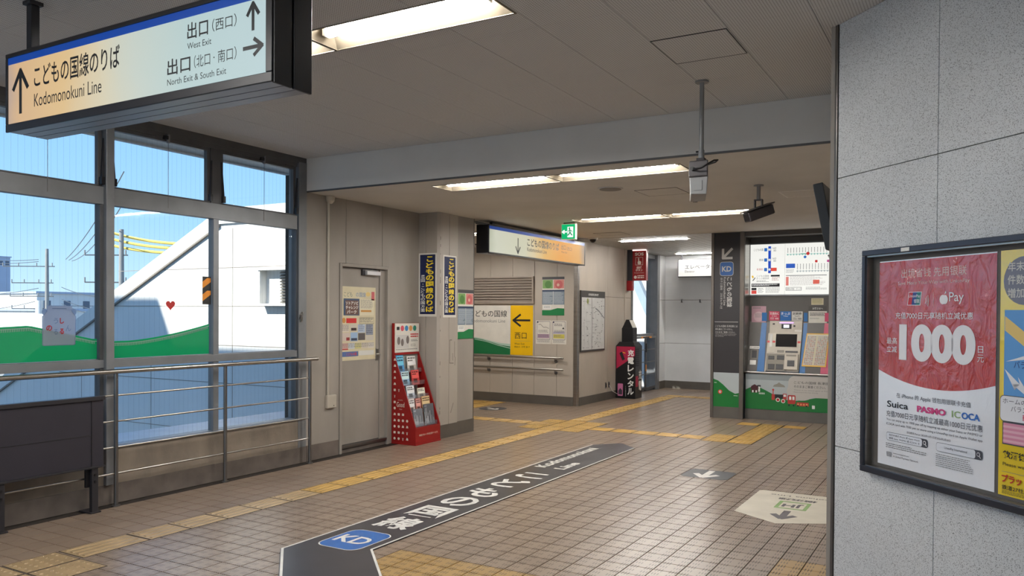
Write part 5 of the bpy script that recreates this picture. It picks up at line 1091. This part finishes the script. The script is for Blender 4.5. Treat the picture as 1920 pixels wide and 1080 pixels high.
# fare board
r = thing('fare_board', 'bright backlit fare map board above the ticket machines', 'fare board', (-2.2, 12.44, 1.855)); MB_ = emitter('fare_light', (236, 236, 230), .70)
part('frame', r, lambda b: (b.box(-2.985, 12.43, 1.85, -.6, 12.46, 1.872, M_ALU), b.box(-2.985, 12.43, 2.632, -.6, 12.46, 2.65, M_ALU), b.box(-2.985, 12.43, 1.872, -2.965, 12.46, 2.632, M_ALU), b.box(-.62, 12.43, 1.872, -.6, 12.46, 2.632, M_ALU)))
boxpart('lit_panel', r, (-2.965, 12.44, 1.872, -2.462, 12.46, 2.632), MB_); boxpart('lit_panel', r, (-2.456, 12.44, 1.872, -.62, 12.46, 2.632), MB_)
c = Card((-2.985, 12.4395, 1.85), X_, Z_); LBL, TEA = ink(40, 110, 190), ink(80, 170, 150)
c.rect(.285, .345, .325, .75, ink(20, 74, 190)); c.rect(.325, .375, .41, .425, ink(226, 70, 50)); c.up()
for z in (.70, .545, .40): c.disc(.305, z, .018, WHT); c.rrect(.225, z-.025, .27, z+.025, .008, LBL)
c.text('こどもの国', .07, .685, .21, .72, BLK); c.text('恩田', .15, .532, .21, .562, BLK); c.text('長津田', .115, .388, .205, .422, REDI)
for z, t in ((.70, '160'), (.545, '160')): c.text(t, .345, z+.005, .40, z+.035, GRY); c.text('80', .362, z-.03, .40, z-.002, GRY)
c.poly([(.04, .305), (.06, .315), (.075, .285), (.055, .27)], YEL); c.poly([(.05, .235), (.09, .285), (.10, .275), (.065, .23)], GRY); c.text('こどもの国線', .115, .29, .30, .32, GRY); c.text('きっぷ運賃表', .115, .252, .30, .283, GRY); c.scrib(.115, .205, .295, .235, 2, GRY, .4, 8); c.rect(.325, .292, .455, .318, BLK); c.rect(.04, .14, .455, .19, BLK); c.rect(.04, .09, .115, .125, BLK); c.rect(.04, .035, .115, .085, ink(220, 80, 70)); c.scrib(.135, .04, .225, .12, 5, GRY, .35, 4); c.scrib(.25, .04, .455, .125, 6, GRY, .35, 8); c.scrib(.34, .225, .455, .28, 3, ink(180, 120, 120), .4, 4); c.up(); c.scrib(.05, .15, .44, .18, 2, WHT, .6, 12)
def stations(u0, z0, n, du, col, hh):
    c.rect(u0-.01, z0, u0+du*(n-1)+.02, z0+.006, col)
    for k in range(n):
        c.rrect(u0+du*k, z0-.012, u0+du*k+.018, z0+.014, .004, col)
        for q in range(4): c.rect(u0+du*k+.004, z0+.03+hh*q/4, u0+du*k+.014, z0+.03+hh*q/4+hh*.18, GRY)
stations(.56, .615, 24, .042, ink(150, 200, 190), .075); stations(.70, .365, 22, .042, ink(180, 190, 190), .085); c.rect(.75, .615, .84, .628, TEA); c.disc(.855, .625, .024, REDI); c.disc(.815, .575, .02, LBL); c.rrect(.545, .415, .675, .48, .004, ink(34, 90, 190)); c.rrect(.955, .49, .99, .525, .006, REDI); c.rrect(1.12, .49, 1.155, .525, .006, ink(190, 70, 140))
c.scrib(.545, .335, .66, .395, 4, GRY, .3, 6); c.rect(.545, .30, 1.12, .308, BLK); c.scrib(.60, .15, 1.10, .29, 9, ink(170, 160, 160), .3, 16); c.rect(.545, .155, .585, .285, ink(226, 130, 120)); c.rect(.93, .175, 1.02, .235, ink(226, 90, 70)); c.frame(.545, .08, .77, .13, .005, BLK); c.text('運賃は現金・きっぷ', .555, .09, .76, .12, BLK); c.scrib(.83, .085, 1.12, .13, 3, GRY, .35, 12); c.line([(1.155, .21), (1.25, .08), (1.4, .03)], .012, ink(230, 110, 140)); c.build(r)
fb = r.children[-1]
for i_, m_ in enumerate(list(fb.data.materials)):
    col_ = m_.node_tree.nodes['Principled BSDF'].inputs['Base Color'].default_value[:3]; e_ = emitter('backlit_'+m_.name, (0, 0, 0), .62); p_ = e_.node_tree.nodes['Principled BSDF']; p_.inputs['Emission Color'].default_value = tuple(col_)+(1,); fb.data.materials[i_] = e_
# slanting console face: colour bands, machines
AV = Vector((0, .172, .77)).normalized(); CV = lambda u, v, n=0.0: Vector((u, 12.29, .70))+AV*v+Vector((1, 0, 0)).cross(AV)*n
r = thing('colour_band', 'blue and pink stripes on the ticket console face', 'panel', (-2.2, 12.35, .70)); CB, CP = mat('console_blue', (24, 104, 170), .4, 0, .02), mat('console_pink', (196, 64, 100), .4, 0, .02)
for nm, u0, u1, mt in (('blue_stripe', -2.82, -2.715, CB), ('blue_stripe', -2.211, -2.13, CB), ('pink_stripe', -1.92, -1.81, CP)):
    part(nm, r, lambda b: (b.hexa([CV(u0, .012, .0012), CV(u1, .012, .0012), CV(u1, .765, .0012), CV(u0+.03, .765, .0012)], [CV(u0, .012, .004), CV(u1, .012, .004), CV(u1, .765, .004), CV(u0+.03, .765, .004)], mt), b.box(u0+.03, 12.455, 1.472, u1, 12.459, 1.60, mt)))
M_MACH = mat('machine_beige', (178, 170, 156), .4, .1, .04, 6); M_MG = mat('machine_grey', (122, 116, 106), .45, .2, .04, 6)
def machine(x0, lab):
    w_ = .49; r = thing('ticket_machine', lab, 'ticket machine', (x0+w_/2, 12.36, .71))
    part('upper_panel', r, lambda b: b.hexa([(x0+.02, 12.405, 1.285), (x0+w_, 12.405, 1.285), (x0+w_, 12.415, 1.285), (x0+.02, 12.415, 1.285)], [(x0+.02, 12.43, 1.478), (x0+w_, 12.43, 1.478), (x0+w_, 12.456, 1.478), (x0+.02, 12.456, 1.478)], M_MACH), .003)
    part('console_body', r, lambda b: b.hexa([CV(x0-.02, .014, .0015), CV(x0+w_-.02, .014, .0015), CV(x0+w_, .60, .0015), CV(x0+.01, .60, .0015)], [CV(x0-.02, .01, .03), CV(x0+w_-.02, .01, .03), CV(x0+w_, .60, .03), CV(x0+.01, .60, .03)], M_MACH), .003)
    f = lambda u, v, n=0.0: CV(x0+u, v, .03+n)
    def slab(nm, u0, v0, u1, v1, n0, n1, mt, bv=0.0): return part(nm, r, lambda b: b.hexa([f(u0, v0, n0), f(u1, v0, n0), f(u1, v1, n0), f(u0, v1, n0)], [f(u0, v0, n1), f(u1, v0, n1), f(u1, v1, n1), f(u0, v1, n1)], mt), bv)
    slab('red_stripe', .0, .455, w_-.015, .485, 0, .001, REDI); slab('bezel', .115, .385, .435, .595, .001, .004, M_MACH); slab('screen', .125, .395, .425, .588, .004, .006, ink(24, 22, 24, .12)); slab('key_strip', .035, .39, .075, .585, .001, .006, M_WHITE)
    slab('slot_tray', .0, .02, .30, .29, -.004, .004, M_MG)
    for (u0, v0, u1, v1) in ((.03, .20, .115, .255), (.155, .20, .26, .265), (.03, .05, .125, .13), (.145, .05, .25, .13)): slab('coin_slot', u0, v0, u1, v1, .004, .010, M_BLACK, .002)
    slab('bill_slot', .27, .31, .445, .335, 0, .008, M_BLACK); slab('change_tray', .0, .012, .47, .03, 0, .01, M_BLACK)
    slab('card_unit', .265, .05, .46, .285, 0, .03, M_MACH, .004); slab('card_opening', .31, .10, .41, .19, .03, .034, M_BLACK); slab('card_slot', .29, .25, .43, .275, .03, .034, M_MG)
    slab('coin_bezel', .02, .31, .12, .345, 0, .006, M_MACH); slab('speaker', .15, .305, .25, .345, 0, .004, M_MG)
    part('display', r, lambda b: b.box(x0+.195, 12.407, 1.36, x0+.335, 12.43, 1.43, M_CHAR)); part('display_light', r, lambda b: b.box(x0+.225, 12.405, 1.375, x0+.305, 12.407, 1.42, emitter('display_white', (240, 240, 250), .9)))
    part('purple_light', r, lambda b: b.box(x0+.165, 12.414, 1.443, x0+.365, 12.43, 1.457, emitter('purple_lamp', (206, 160, 255), 1.3)))
    part('sensor', r, lambda b: b.box(x0+.365, 12.413, 1.39, x0+.39, 12.43, 1.415, M_BLACK)); part('number_plate', r, lambda b: b.box(x0+.065, 12.417, 1.42, x0+.095, 12.43, 1.44, M_CHAR))
    part('key_lock', r, lambda b: b.box(x0+.385, 12.406, 1.32, x0+.48, 12.416, 1.345, M_WHITE))
    for k, (t, s_, col, ic) in enumerate((('交通系IC', 'IC Card', (196, 50, 84), WHT), ('きっぷ', 'Ticket', (20, 98, 170), WHT), ('定期券', 'Commuter Pass', (206, 204, 196), BLK))):
        u = x0+.0+.165*k; q = part('function_card', r, lambda b: b.box(u+.002, 12.45, 1.482, u+.157, 12.456, 1.62, ink(*col)))
        c = Card((u+.002, 12.4495, 1.482), X_, Z_); c.text(t, .012, .085, .143, .125, ic, .015); c.text(s_, .045, .058, .112, .078, ic); 
        if k != 1: c.scrib(.02, .01, .075, .045, 3, ic, .35, 4); c.scrib(.09, .012, .14, .04, 2, ic, .5, 3)
        c.build(q)
machine(-2.685, 'beige ticket machine with dark screen in the ticket wall')
machine(-1.785, 'ticket machine next to the pink stripe, partly behind the pillar')
r, c = sheet('wall_notice', 'pink notice sheet left of the ticket machine', 'notice', (-2.943, 12.459, 1.40), X_, Z_, .215, .298, mat('paper_pink', (190, 150, 160), .5, 0, .03, 8), .001)
c.disc(.105, .14, .075, ink(206, 176, 182)); c.scrib(.02, .255, .195, .275, 1, GRY, .6, 8); c.up(); c.scrib(.05, .12, .16, .185, 5, GRY, .35, 6); c.build(r)
r, c = sheet('wall_notice', 'white notice with dark heading right of the ticket machine', 'notice', (-2.116, 12.459, 1.357), X_, Z_, .255, .342, PAPER, .001)
c.rect(0, .268, .255, .342, ink(70, 66, 62)); c.up(); c.text('お客さまへ', .055, .292, .20, .322, WHT, .01); c.scrib(.02, .19, .23, .245, 3, BLK, .5, 10); c.scrib(.02, .145, .15, .17, 2, GRY, .4, 7); c.build(r)
r, c = sheet('wall_notice', 'small cream notice under the fare board', 'notice', (-2.08, 12.459, 1.717), X_, Z_, .171, .098, PAPC, .001); c.scrib(.015, .015, .155, .085, 5, ink(140, 130, 60), .4, 9); c.build(r)
tb = thing('station_list', 'yellow framed fare table on the ticket console', 'fare table', tuple(CV(-2.0, .12, .01)))
part('frame', tb, lambda b: b.hexa([CV(-2.18, .115, .0055), CV(-1.845, .115, .0055), CV(-1.815, .61, .0055), CV(-2.13, .61, .0055)], [CV(-2.18, .115, .012), CV(-1.845, .115, .012), CV(-1.815, .61, .012), CV(-2.13, .61, .012)], mat('frame_yellow', (222, 170, 40), .4, 0, .02)))
c = Card(CV(0, 0, .012), X_, AV); c.poly([(-2.165, .135), (-1.86, .135), (-1.832, .595), (-2.118, .595)], ink(206, 198, 180)); c.up()
for k in range(24):
    v = .145+.0178*k; s_ = (v-.135)/.46
    for q in range(12):
        u = -2.155+.047*s_+q*.0245
        if q == 5: c.rect(u, v, u+.018, v+.014, ink(196, 186, 150))
        else: c.rect(u, v, u+.019, v+.011, ink(*random.choice(((120, 112, 108), (160, 150, 146), (150, 96, 90)))))
c.build(tb, 'printed_grid')
r = thing('ticket_return', 'small ticket return slot panel left of the ticket machine', 'slot panel', tuple(CV(-2.85, .2, .004)))
def cs(nm, u0, v0, u1, v1, n, mt): return part(nm, r, lambda b: b.hexa([CV(u0, v0, .0045), CV(u1, v0, .0045), CV(u1, v1, .0045), CV(u0, v1, .0045)], [CV(u0, v0, n), CV(u1, v0, n), CV(u1, v1, n), CV(u0, v1, n)], mt))
cs('plate', -2.925, .20, -2.815, .35, .008, M_SKIRT); cs('slot', -2.905, .22, -2.835, .335, .012, M_CHAR); pl = cs('label_strip', -2.945, .36, -2.80, .40, .006, M_WHITE); cs('blue_label', -2.93, .115, -2.84, .185, .005, M_WHITE)
c = Card(CV(-2.945, .36, .006), X_, AV); c.text('きっぷ回収箱', .01, .009, .135, .03, BLK, .01); c.build(pl, 'lettering')

# ================================================================== POSTER CASE ON THE GRANITE WALL
US = Vector((S2, -S2, 0)); M_CASE = mat('case_steel', (74, 76, 84), .3, .7, .04, 5)
r = thing('poster_case', 'wide dark metal poster case mounted on the granite wall', 'poster case', tuple(PT(1.1, .76)))
def pbox(b, t0, z0, t1, z1, n0, n1, mt): b.hexa([PT(t0, z0, n0), PT(t1, z0, n0), PT(t1, z1, n0), PT(t0, z1, n0)], [PT(t0, z0, n1), PT(t1, z0, n1), PT(t1, z1, n1), PT(t0, z1, n1)], mt)
T0, T1, Z0, Z1 = .282, 2.0, .755, 1.888
part('back_board', r, lambda b: pbox(b, T0+.02, Z0+.02, T1-.02, Z1-.02, 0, .006, mat('case_back', (92, 88, 84), .6, 0, .03)))
for nm, q in (('frame_bar', (T0, Z1-.028, T1, Z1)), ('frame_bar', (T0, Z0, T1, Z0+.032)), ('frame_bar', (T0, Z0+.032, T0+.024, Z1-.028)), ('frame_bar', (T1-.024, Z0+.032, T1, Z1-.028))):
    part(nm, r, lambda b: pbox(b, *q, 0, .055, M_CASE), .003)
part('inner_bead', r, lambda b: (pbox(b, T0+.024, Z1-.036, T1-.024, Z1-.028, 0, .045, M_STEEL), pbox(b, T0+.024, Z0+.032, T1-.024, Z0+.037, 0, .045, M_STEEL), pbox(b, T0+.024, Z0+.037, T0+.03, Z1-.036, 0, .045, M_STEEL)))
part('number_tag', r, lambda b: pbox(b, .56, Z1-.024, .615, Z1-.006, .055, .0565, M_WHITE))
def poster_mat(name, rgb, bump):
    m = mat(name, rgb, .22, 0, .02, 3); t = m.node_tree; g = N(t, 'ShaderNodeNewGeometry'); mp = N(t, 'ShaderNodeMapping'); mp.inputs['Scale'].default_value = (9, 9, 5); n2 = N(t, 'ShaderNodeTexNoise'); n2.inputs['Scale'].default_value = 1.4; n2.inputs['Detail'].default_value = 6; n2.inputs['Distortion'].default_value = 1.2
    bp = N(t, 'ShaderNodeBump'); bp.inputs['Strength'].default_value = bump; bp.inputs['Distance'].default_value = .02
    t.links.new(g.outputs['Position'], mp.inputs[0]); t.links.new(mp.outputs[0], n2.inputs['Vector']); t.links.new(n2.outputs['Fac'], bp.inputs['Height']); t.links.new(bp.outputs[0], t.nodes['Principled BSDF'].inputs['Normal']); pb = t.nodes['Principled BSDF']; t.links.new(bp.outputs[0], pb.inputs['Coat Normal']); pb.inputs['Coat Weight'].default_value = 1.0; pb.inputs['Coat IOR'].default_value = 2.0; pb.inputs['Coat Roughness'].default_value = .12; return m
r, c = sheet('poster', 'red and white payment campaign poster in the case', 'poster', tuple(PT(.36, .808, .007)), US, Z_, .706, 1.02, poster_mat('poster_white', (236, 239, 245), .10), .0012)
PR = poster_mat('poster_red', (190, 52, 44), .55); w_, h_ = .706, 1.02; q = lambda t, z: (t-.36, z-.808); PW = ink(226, 226, 230); DK = ink(74, 76, 84)
arc = [(w_*i/20, .475-.07*(1-((i/20-.55)/.55)**2 if True else 0)) for i in range(21)]
c.poly(arc+[(w_, h_-.005), (0, h_-.005)], PR); c.up()
def pt_(body, t0, z0, t1, z1, m_, bold=0.0): a_, b2 = q(t0, z0), q(t1, z1); c.text(body, a_[0], a_[1], b2[0], b2[1], m_, bold)
LTX = ink(222, 200, 196)
pt_('出境省钱 先用银联', .512, 1.738, .908, 1.782, LTX); pt_('Save More Your Way with UnionPay', .49, 1.700, .925, 1.722, LTX)
a_ = q(.552, 1.605); c.poly([(a_[0], a_[1]), (a_[0]+.085, a_[1]), (a_[0]+.095, a_[1]+.065), (a_[0]+.01, a_[1]+.065)], PW); c.up(); c.poly([(a_[0]+.005, a_[1]+.003), (a_[0]+.03, a_[1]+.003), (a_[0]+.038, a_[1]+.062), (a_[0]+.013, a_[1]+.062)], ink(190, 50, 60)); c.poly([(a_[0]+.03, a_[1]+.003), (a_[0]+.056, a_[1]+.003), (a_[0]+.064, a_[1]+.062), (a_[0]+.038, a_[1]+.062)], ink(40, 70, 140)); c.poly([(a_[0]+.056, a_[1]+.003), (a_[0]+.082, a_[1]+.003), (a_[0]+.09, a_[1]+.062), (a_[0]+.064, a_[1]+.062)], ink(20, 120, 120)); c.up()
c.text('UnionPay', a_[0]+.012, a_[1]+.034, a_[0]+.086, a_[1]+.052, PW, .01); c.text('银联', a_[0]+.045, a_[1]+.010, a_[0]+.082, a_[1]+.030, PW, .01)
for k in range(3): c.line([(.310+.008*k, .805-.006*k), (.314+.008*k, .818), (.310+.008*k, .831+.006*k)], .003, PW)
c.rect(.358, .79, .3595, .86, LTX); c.disc(.415, .822, .019, PW, .022); c.disc(.428, .822, .017, PW, .021); c.poly([(.424, .846), (.432, .862), (.436, .852)], PW); c.text('Pay', .452, .80, .535, .855, PW, .004)
pt_('充值7000日元享随机立减优惠', .477, 1.540, .947, 1.572, PW, .004); pt_('1000', .503, 1.338, .962, 1.515, PW, .055); pt_('最高', .418, 1.415, .488, 1.447, PW); pt_('立减', .418, 1.373, .488, 1.405, PW); pt_('日', .975, 1.395, 1.003, 1.425, PW); pt_('元', .972, 1.355, 1.006, 1.388, PW)
pt_('在 iPhone 的 Apple 钱包用银联卡充值', .489, 1.148, .94, 1.176, DK); pt_('Suica', .425, 1.100, .568, 1.132, ink(50, 52, 56), .015); pt_('PASMO', .625, 1.098, .800, 1.128, ink(206, 70, 130), .05); pt_('IC', .835, 1.098, .885, 1.128, ink(150, 180, 120), .01); pt_('OCA', .89, 1.098, .99, 1.128, ink(50, 110, 190), .03)
pt_('充值7000日元享随机立减最高1000日元优惠', .421, 1.053, 1.004, 1.083, DK); pt_('You can enjoy up to 1000 yen off by topping up either your Suica or PASMO or', .422, 1.030, 1.005, 1.044, DK); pt_('ICOCA card with 7000 yen or more using a UnionPay card on Apple Wallet app', .422, 1.008, 1.005, 1.022, DK); pt_('活动期间 Period: 2025年10月1日至2026年2月28日', .56, .985, .83, .996, DK)
for (t0, t1, zz, tt) in ((.423, .696, .934, ('在日本通过 iPhone 或 Apple Watch', '使用 Suica, PASMO 或 ICOCA 卡')), (.748, 1.006, .932, ('UnionPay International',))):
    a_ = q(t0, zz); L = t1-t0; c.rrect(a_[0], a_[1], a_[0]+L, a_[1]+.041, .012, DK); c.up(); c.rrect(a_[0]+.0015, a_[1]+.0015, a_[0]+L-.036, a_[1]+.0395, .011, ink(214, 218, 226)); c.disc(a_[0]+L-.02, a_[1]+.023, .009, PW); c.line([(a_[0]+L-.015, a_[1]+.016), (a_[0]+L-.008, a_[1]+.008)], .003, PW); c.up(); c.disc(a_[0]+L-.02, a_[1]+.023, .0065, DK)
    for k, s_ in enumerate(tt): c.text(s_, a_[0]+.02+.03*(len(tt) == 1), a_[1]+(.022-.015*k if len(tt) > 1 else .014), a_[0]+L-.05-.03*(len(tt) == 1), a_[1]+(.033-.015*k if len(tt) > 1 else .028), DK)
c.scrib(.063, .085, .33, .112, 3, GRY, .35, 16); c.text('www.unionpayintl.com', .115, .062, .22, .071, DK); c.text('A Global Payment Network', .115, .045, .28, .057, DK); c.text('银联', .067, .045, .105, .07, DK); c.scrib(.388, .05, .60, .112, 7, GRY, .3, 14)
c.build(r)
M_PY = poster_mat('poster_yellow', (236, 206, 40), .06)
r, c = sheet('poster', 'yellow railway safety poster beside the red poster in the case', 'poster', tuple(PT(1.085, .806, .007)), US, Z_, .728, 1.024, M_PY, .0012)
c.disc(.115, .895, .10, ink(120, 124, 140)); c.rect(.022, .395, .706, .775, ink(96, 156, 214)); c.up()
for k, t in enumerate(('年末', '件数', '増加')): c.text(t, .035, .935-.055*k, .115, .975-.055*k, ink(206, 206, 200), .01)
c.poly([(.025, .69), (.30, .50), (.30, .56), (.025, .75)], ink(226, 196, 120)); c.poly([(.03, .56), (.16, .60), (.14, .575), (.26, .62), (.16, .555), (.18, .58)], PW); c.poly([(.025, .53), (.10, .47), (.09, .50), (.17, .40), (.06, .47), (.075, .445)], PW)
c.poly([(.15, .395), (.35, .395), (.706, .60), (.706, .70)], ink(150, 190, 230)); c.text('バラーン', .07, .535, .19, .565, ink(40, 70, 130), .01); c.rrect(.005, .31, .60, .42, .02, DK); c.up(); c.rrect(.008, .313, .597, .417, .018, PW); c.up()
c.text('ホームの端を', .02, .385, .19, .408, DK); c.text('バランスを', .06, .355, .19, .378, DK); c.text('転落', .115, .318, .20, .35, ink(206, 50, 90), .015)
c.rect(.02, .215, .706, .31, DK); c.up(); c.rect(.025, .22, .701, .305, ink(214, 140, 164)); c.up()
for k in range(4): c.poly([(.025, .225+.02*k), (.70, .20+.02*k+.025), (.70, .21+.02*k+.025), (.025, .235+.02*k)], ink(226, 176, 190))
c.text('飲酒後の', .025, .155, .17, .19, BLK, .02); c.text('Please watch your step', .025, .122, .27, .140, BLK); c.rect(.02, .10, .70, .1015, GRY); c.text('プラット', .02, .055, .15, .09, ink(180, 40, 30), .03); c.text('鉄道27社局', .022, .026, .15, .046, BLK, .01); c.scrib(.022, .006, .4, .022, 3, BLK, .3, 26); c.build(r)

# ================================================================== FAR OUTSIDE
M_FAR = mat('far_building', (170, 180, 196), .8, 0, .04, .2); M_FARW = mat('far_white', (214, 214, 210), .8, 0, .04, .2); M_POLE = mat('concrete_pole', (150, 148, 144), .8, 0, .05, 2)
def house(lab, x0, y0, x1, y1, zt, mt, nwin):
    r = thing('house', lab, 'building', ((x0+x1)/2, (y0+y1)/2, -7)); boxpart('walls', r, (x0, y0, -7, x1, y1, zt), mt); boxpart('roof', r, (x0-.3, y0-.3, zt, x1+.3, y1+.3, zt+.35), M_FAR)
    for k in range(nwin):
        u = y0+(y1-y0)*(k+.5)/nwin
        boxpart('window', r, (x1, u-.6, zt-2.6, x1+.06, u+.6, zt-1.2), mat('far_glass', (90, 100, 116), .3))
house('grey office tower far off beyond the utility pole', -300, 138, -281, 150, 19.5, M_FAR, 6)
house('low white building behind the utility pole', -150, 78, -138, 92, 4.6, M_FARW, 4)
house('small pale house left of the white stair wall', -122, 62, -108, 74, 1.6, M_FARW, 4)
house('long grey shed on the skyline', -190, 108, -160, 140, 3.4, M_FAR, 8)
house('low roof with teal edge below the skyline', -84, 50, -74, 58, -1.2, mat('teal_shed', (90, 160, 164), .7), 3)
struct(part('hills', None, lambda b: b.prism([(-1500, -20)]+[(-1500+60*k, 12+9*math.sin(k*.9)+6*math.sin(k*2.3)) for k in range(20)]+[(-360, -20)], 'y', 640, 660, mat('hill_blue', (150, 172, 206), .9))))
def pole(lab, x, y, zt, arms):
    r = thing('utility_pole', lab, 'utility pole', (x, y, -7)); part('shaft', r, lambda b: b.cyl((x, y, -7), (x, y, zt), .26, M_POLE, 10, .15)); d = Vector((.87, .5, 0))
    for (z, L) in arms:
        part('cross_arm', r, lambda b: oriented(b, (x-d.x*L*.35, y-d.y*L*.35, z), d, L, .09, .09, M_STEELD))
        for s_ in (-.85, -.55, -.2, .1): part('insulator', r, lambda b: b.cyl((x+d.x*L*s_, y+d.y*L*s_, z), (x+d.x*L*s_, y+d.y*L*s_, z+.35), .05, M_POLE, 6))
    part('transformer', r, lambda b: b.cyl((x-.6, y-.4, zt-6.3), (x-.6, y-.4, zt-5.0), .35, M_WHITE, 10))
    return r
pole('tall concrete utility pole with four cross arms seen through the window', -77.9, 45, 7.6, ((5.9, 5), (4.3, 4), (3.0, 4.2), (1.8, 4)))
pole('nearer utility pole with yellow sleeved cables above the stair roof', -51.6, 35, 7.3, ((5.5, 3), (3.6, 3)))
def wire(lab, p, q, sag, rad=.035, mt=M_STEELD):
    p, q = Vector(p), Vector(q); pts = [p.lerp(q, i/14)+Vector((0, 0, -4*sag*(i/14)*(1-i/14))) for i in range(15)]
    tag(part('power_line', None, lambda b: b.tube(pts, rad, mt, 5)), lab, 'power line', 'overhead power lines')
NM = ('top', 'upper middle', 'lower middle', 'bottom')
for k, (z0, z1, sg) in enumerate(((6.6, 9.9, .5), (6.5, 8.9, .6), (6.4, 8.1, .7))): wire(NM[(0, 1, 3)[k]].replace('upper ', '')+' line of three rising from the tall pole past the window post', (-76.3+.5*k, 45.9, z0), (-44, 30, z1), sg)
for k, (z0, z1) in enumerate(((3.9, 2.9), (2.75, 1.8), (2.3, 1.3))): wire(NM[(0, 1, 3)[k]].replace('upper ', '')+' of three low lines from the tall pole to the stair roof', (-77.0, 45.9, z0), (-50, 37.4, z1), .7)
for k, (z0, z1) in enumerate(((6.6, 4.9), (6.4, 4.6), (3.8, 2.2), (2.6, 1.0))): wire(NM[k]+' of four lines from the tall pole towards the office tower', (-79.2, 44.9, z0), (-130, 58+k*.3, z1*2.2), .8)
MYS = mat('yellow_sleeve', (230, 200, 96), .6)
for k in range(3): wire(('top', 'middle', 'bottom')[k]+' yellow sleeved cable from the nearer pole to the stair roof', (-53.5, 35.6, 7.2-.45*k), (-42.5, 34.6, 5.9-.25*k), .25, .10, MYS)
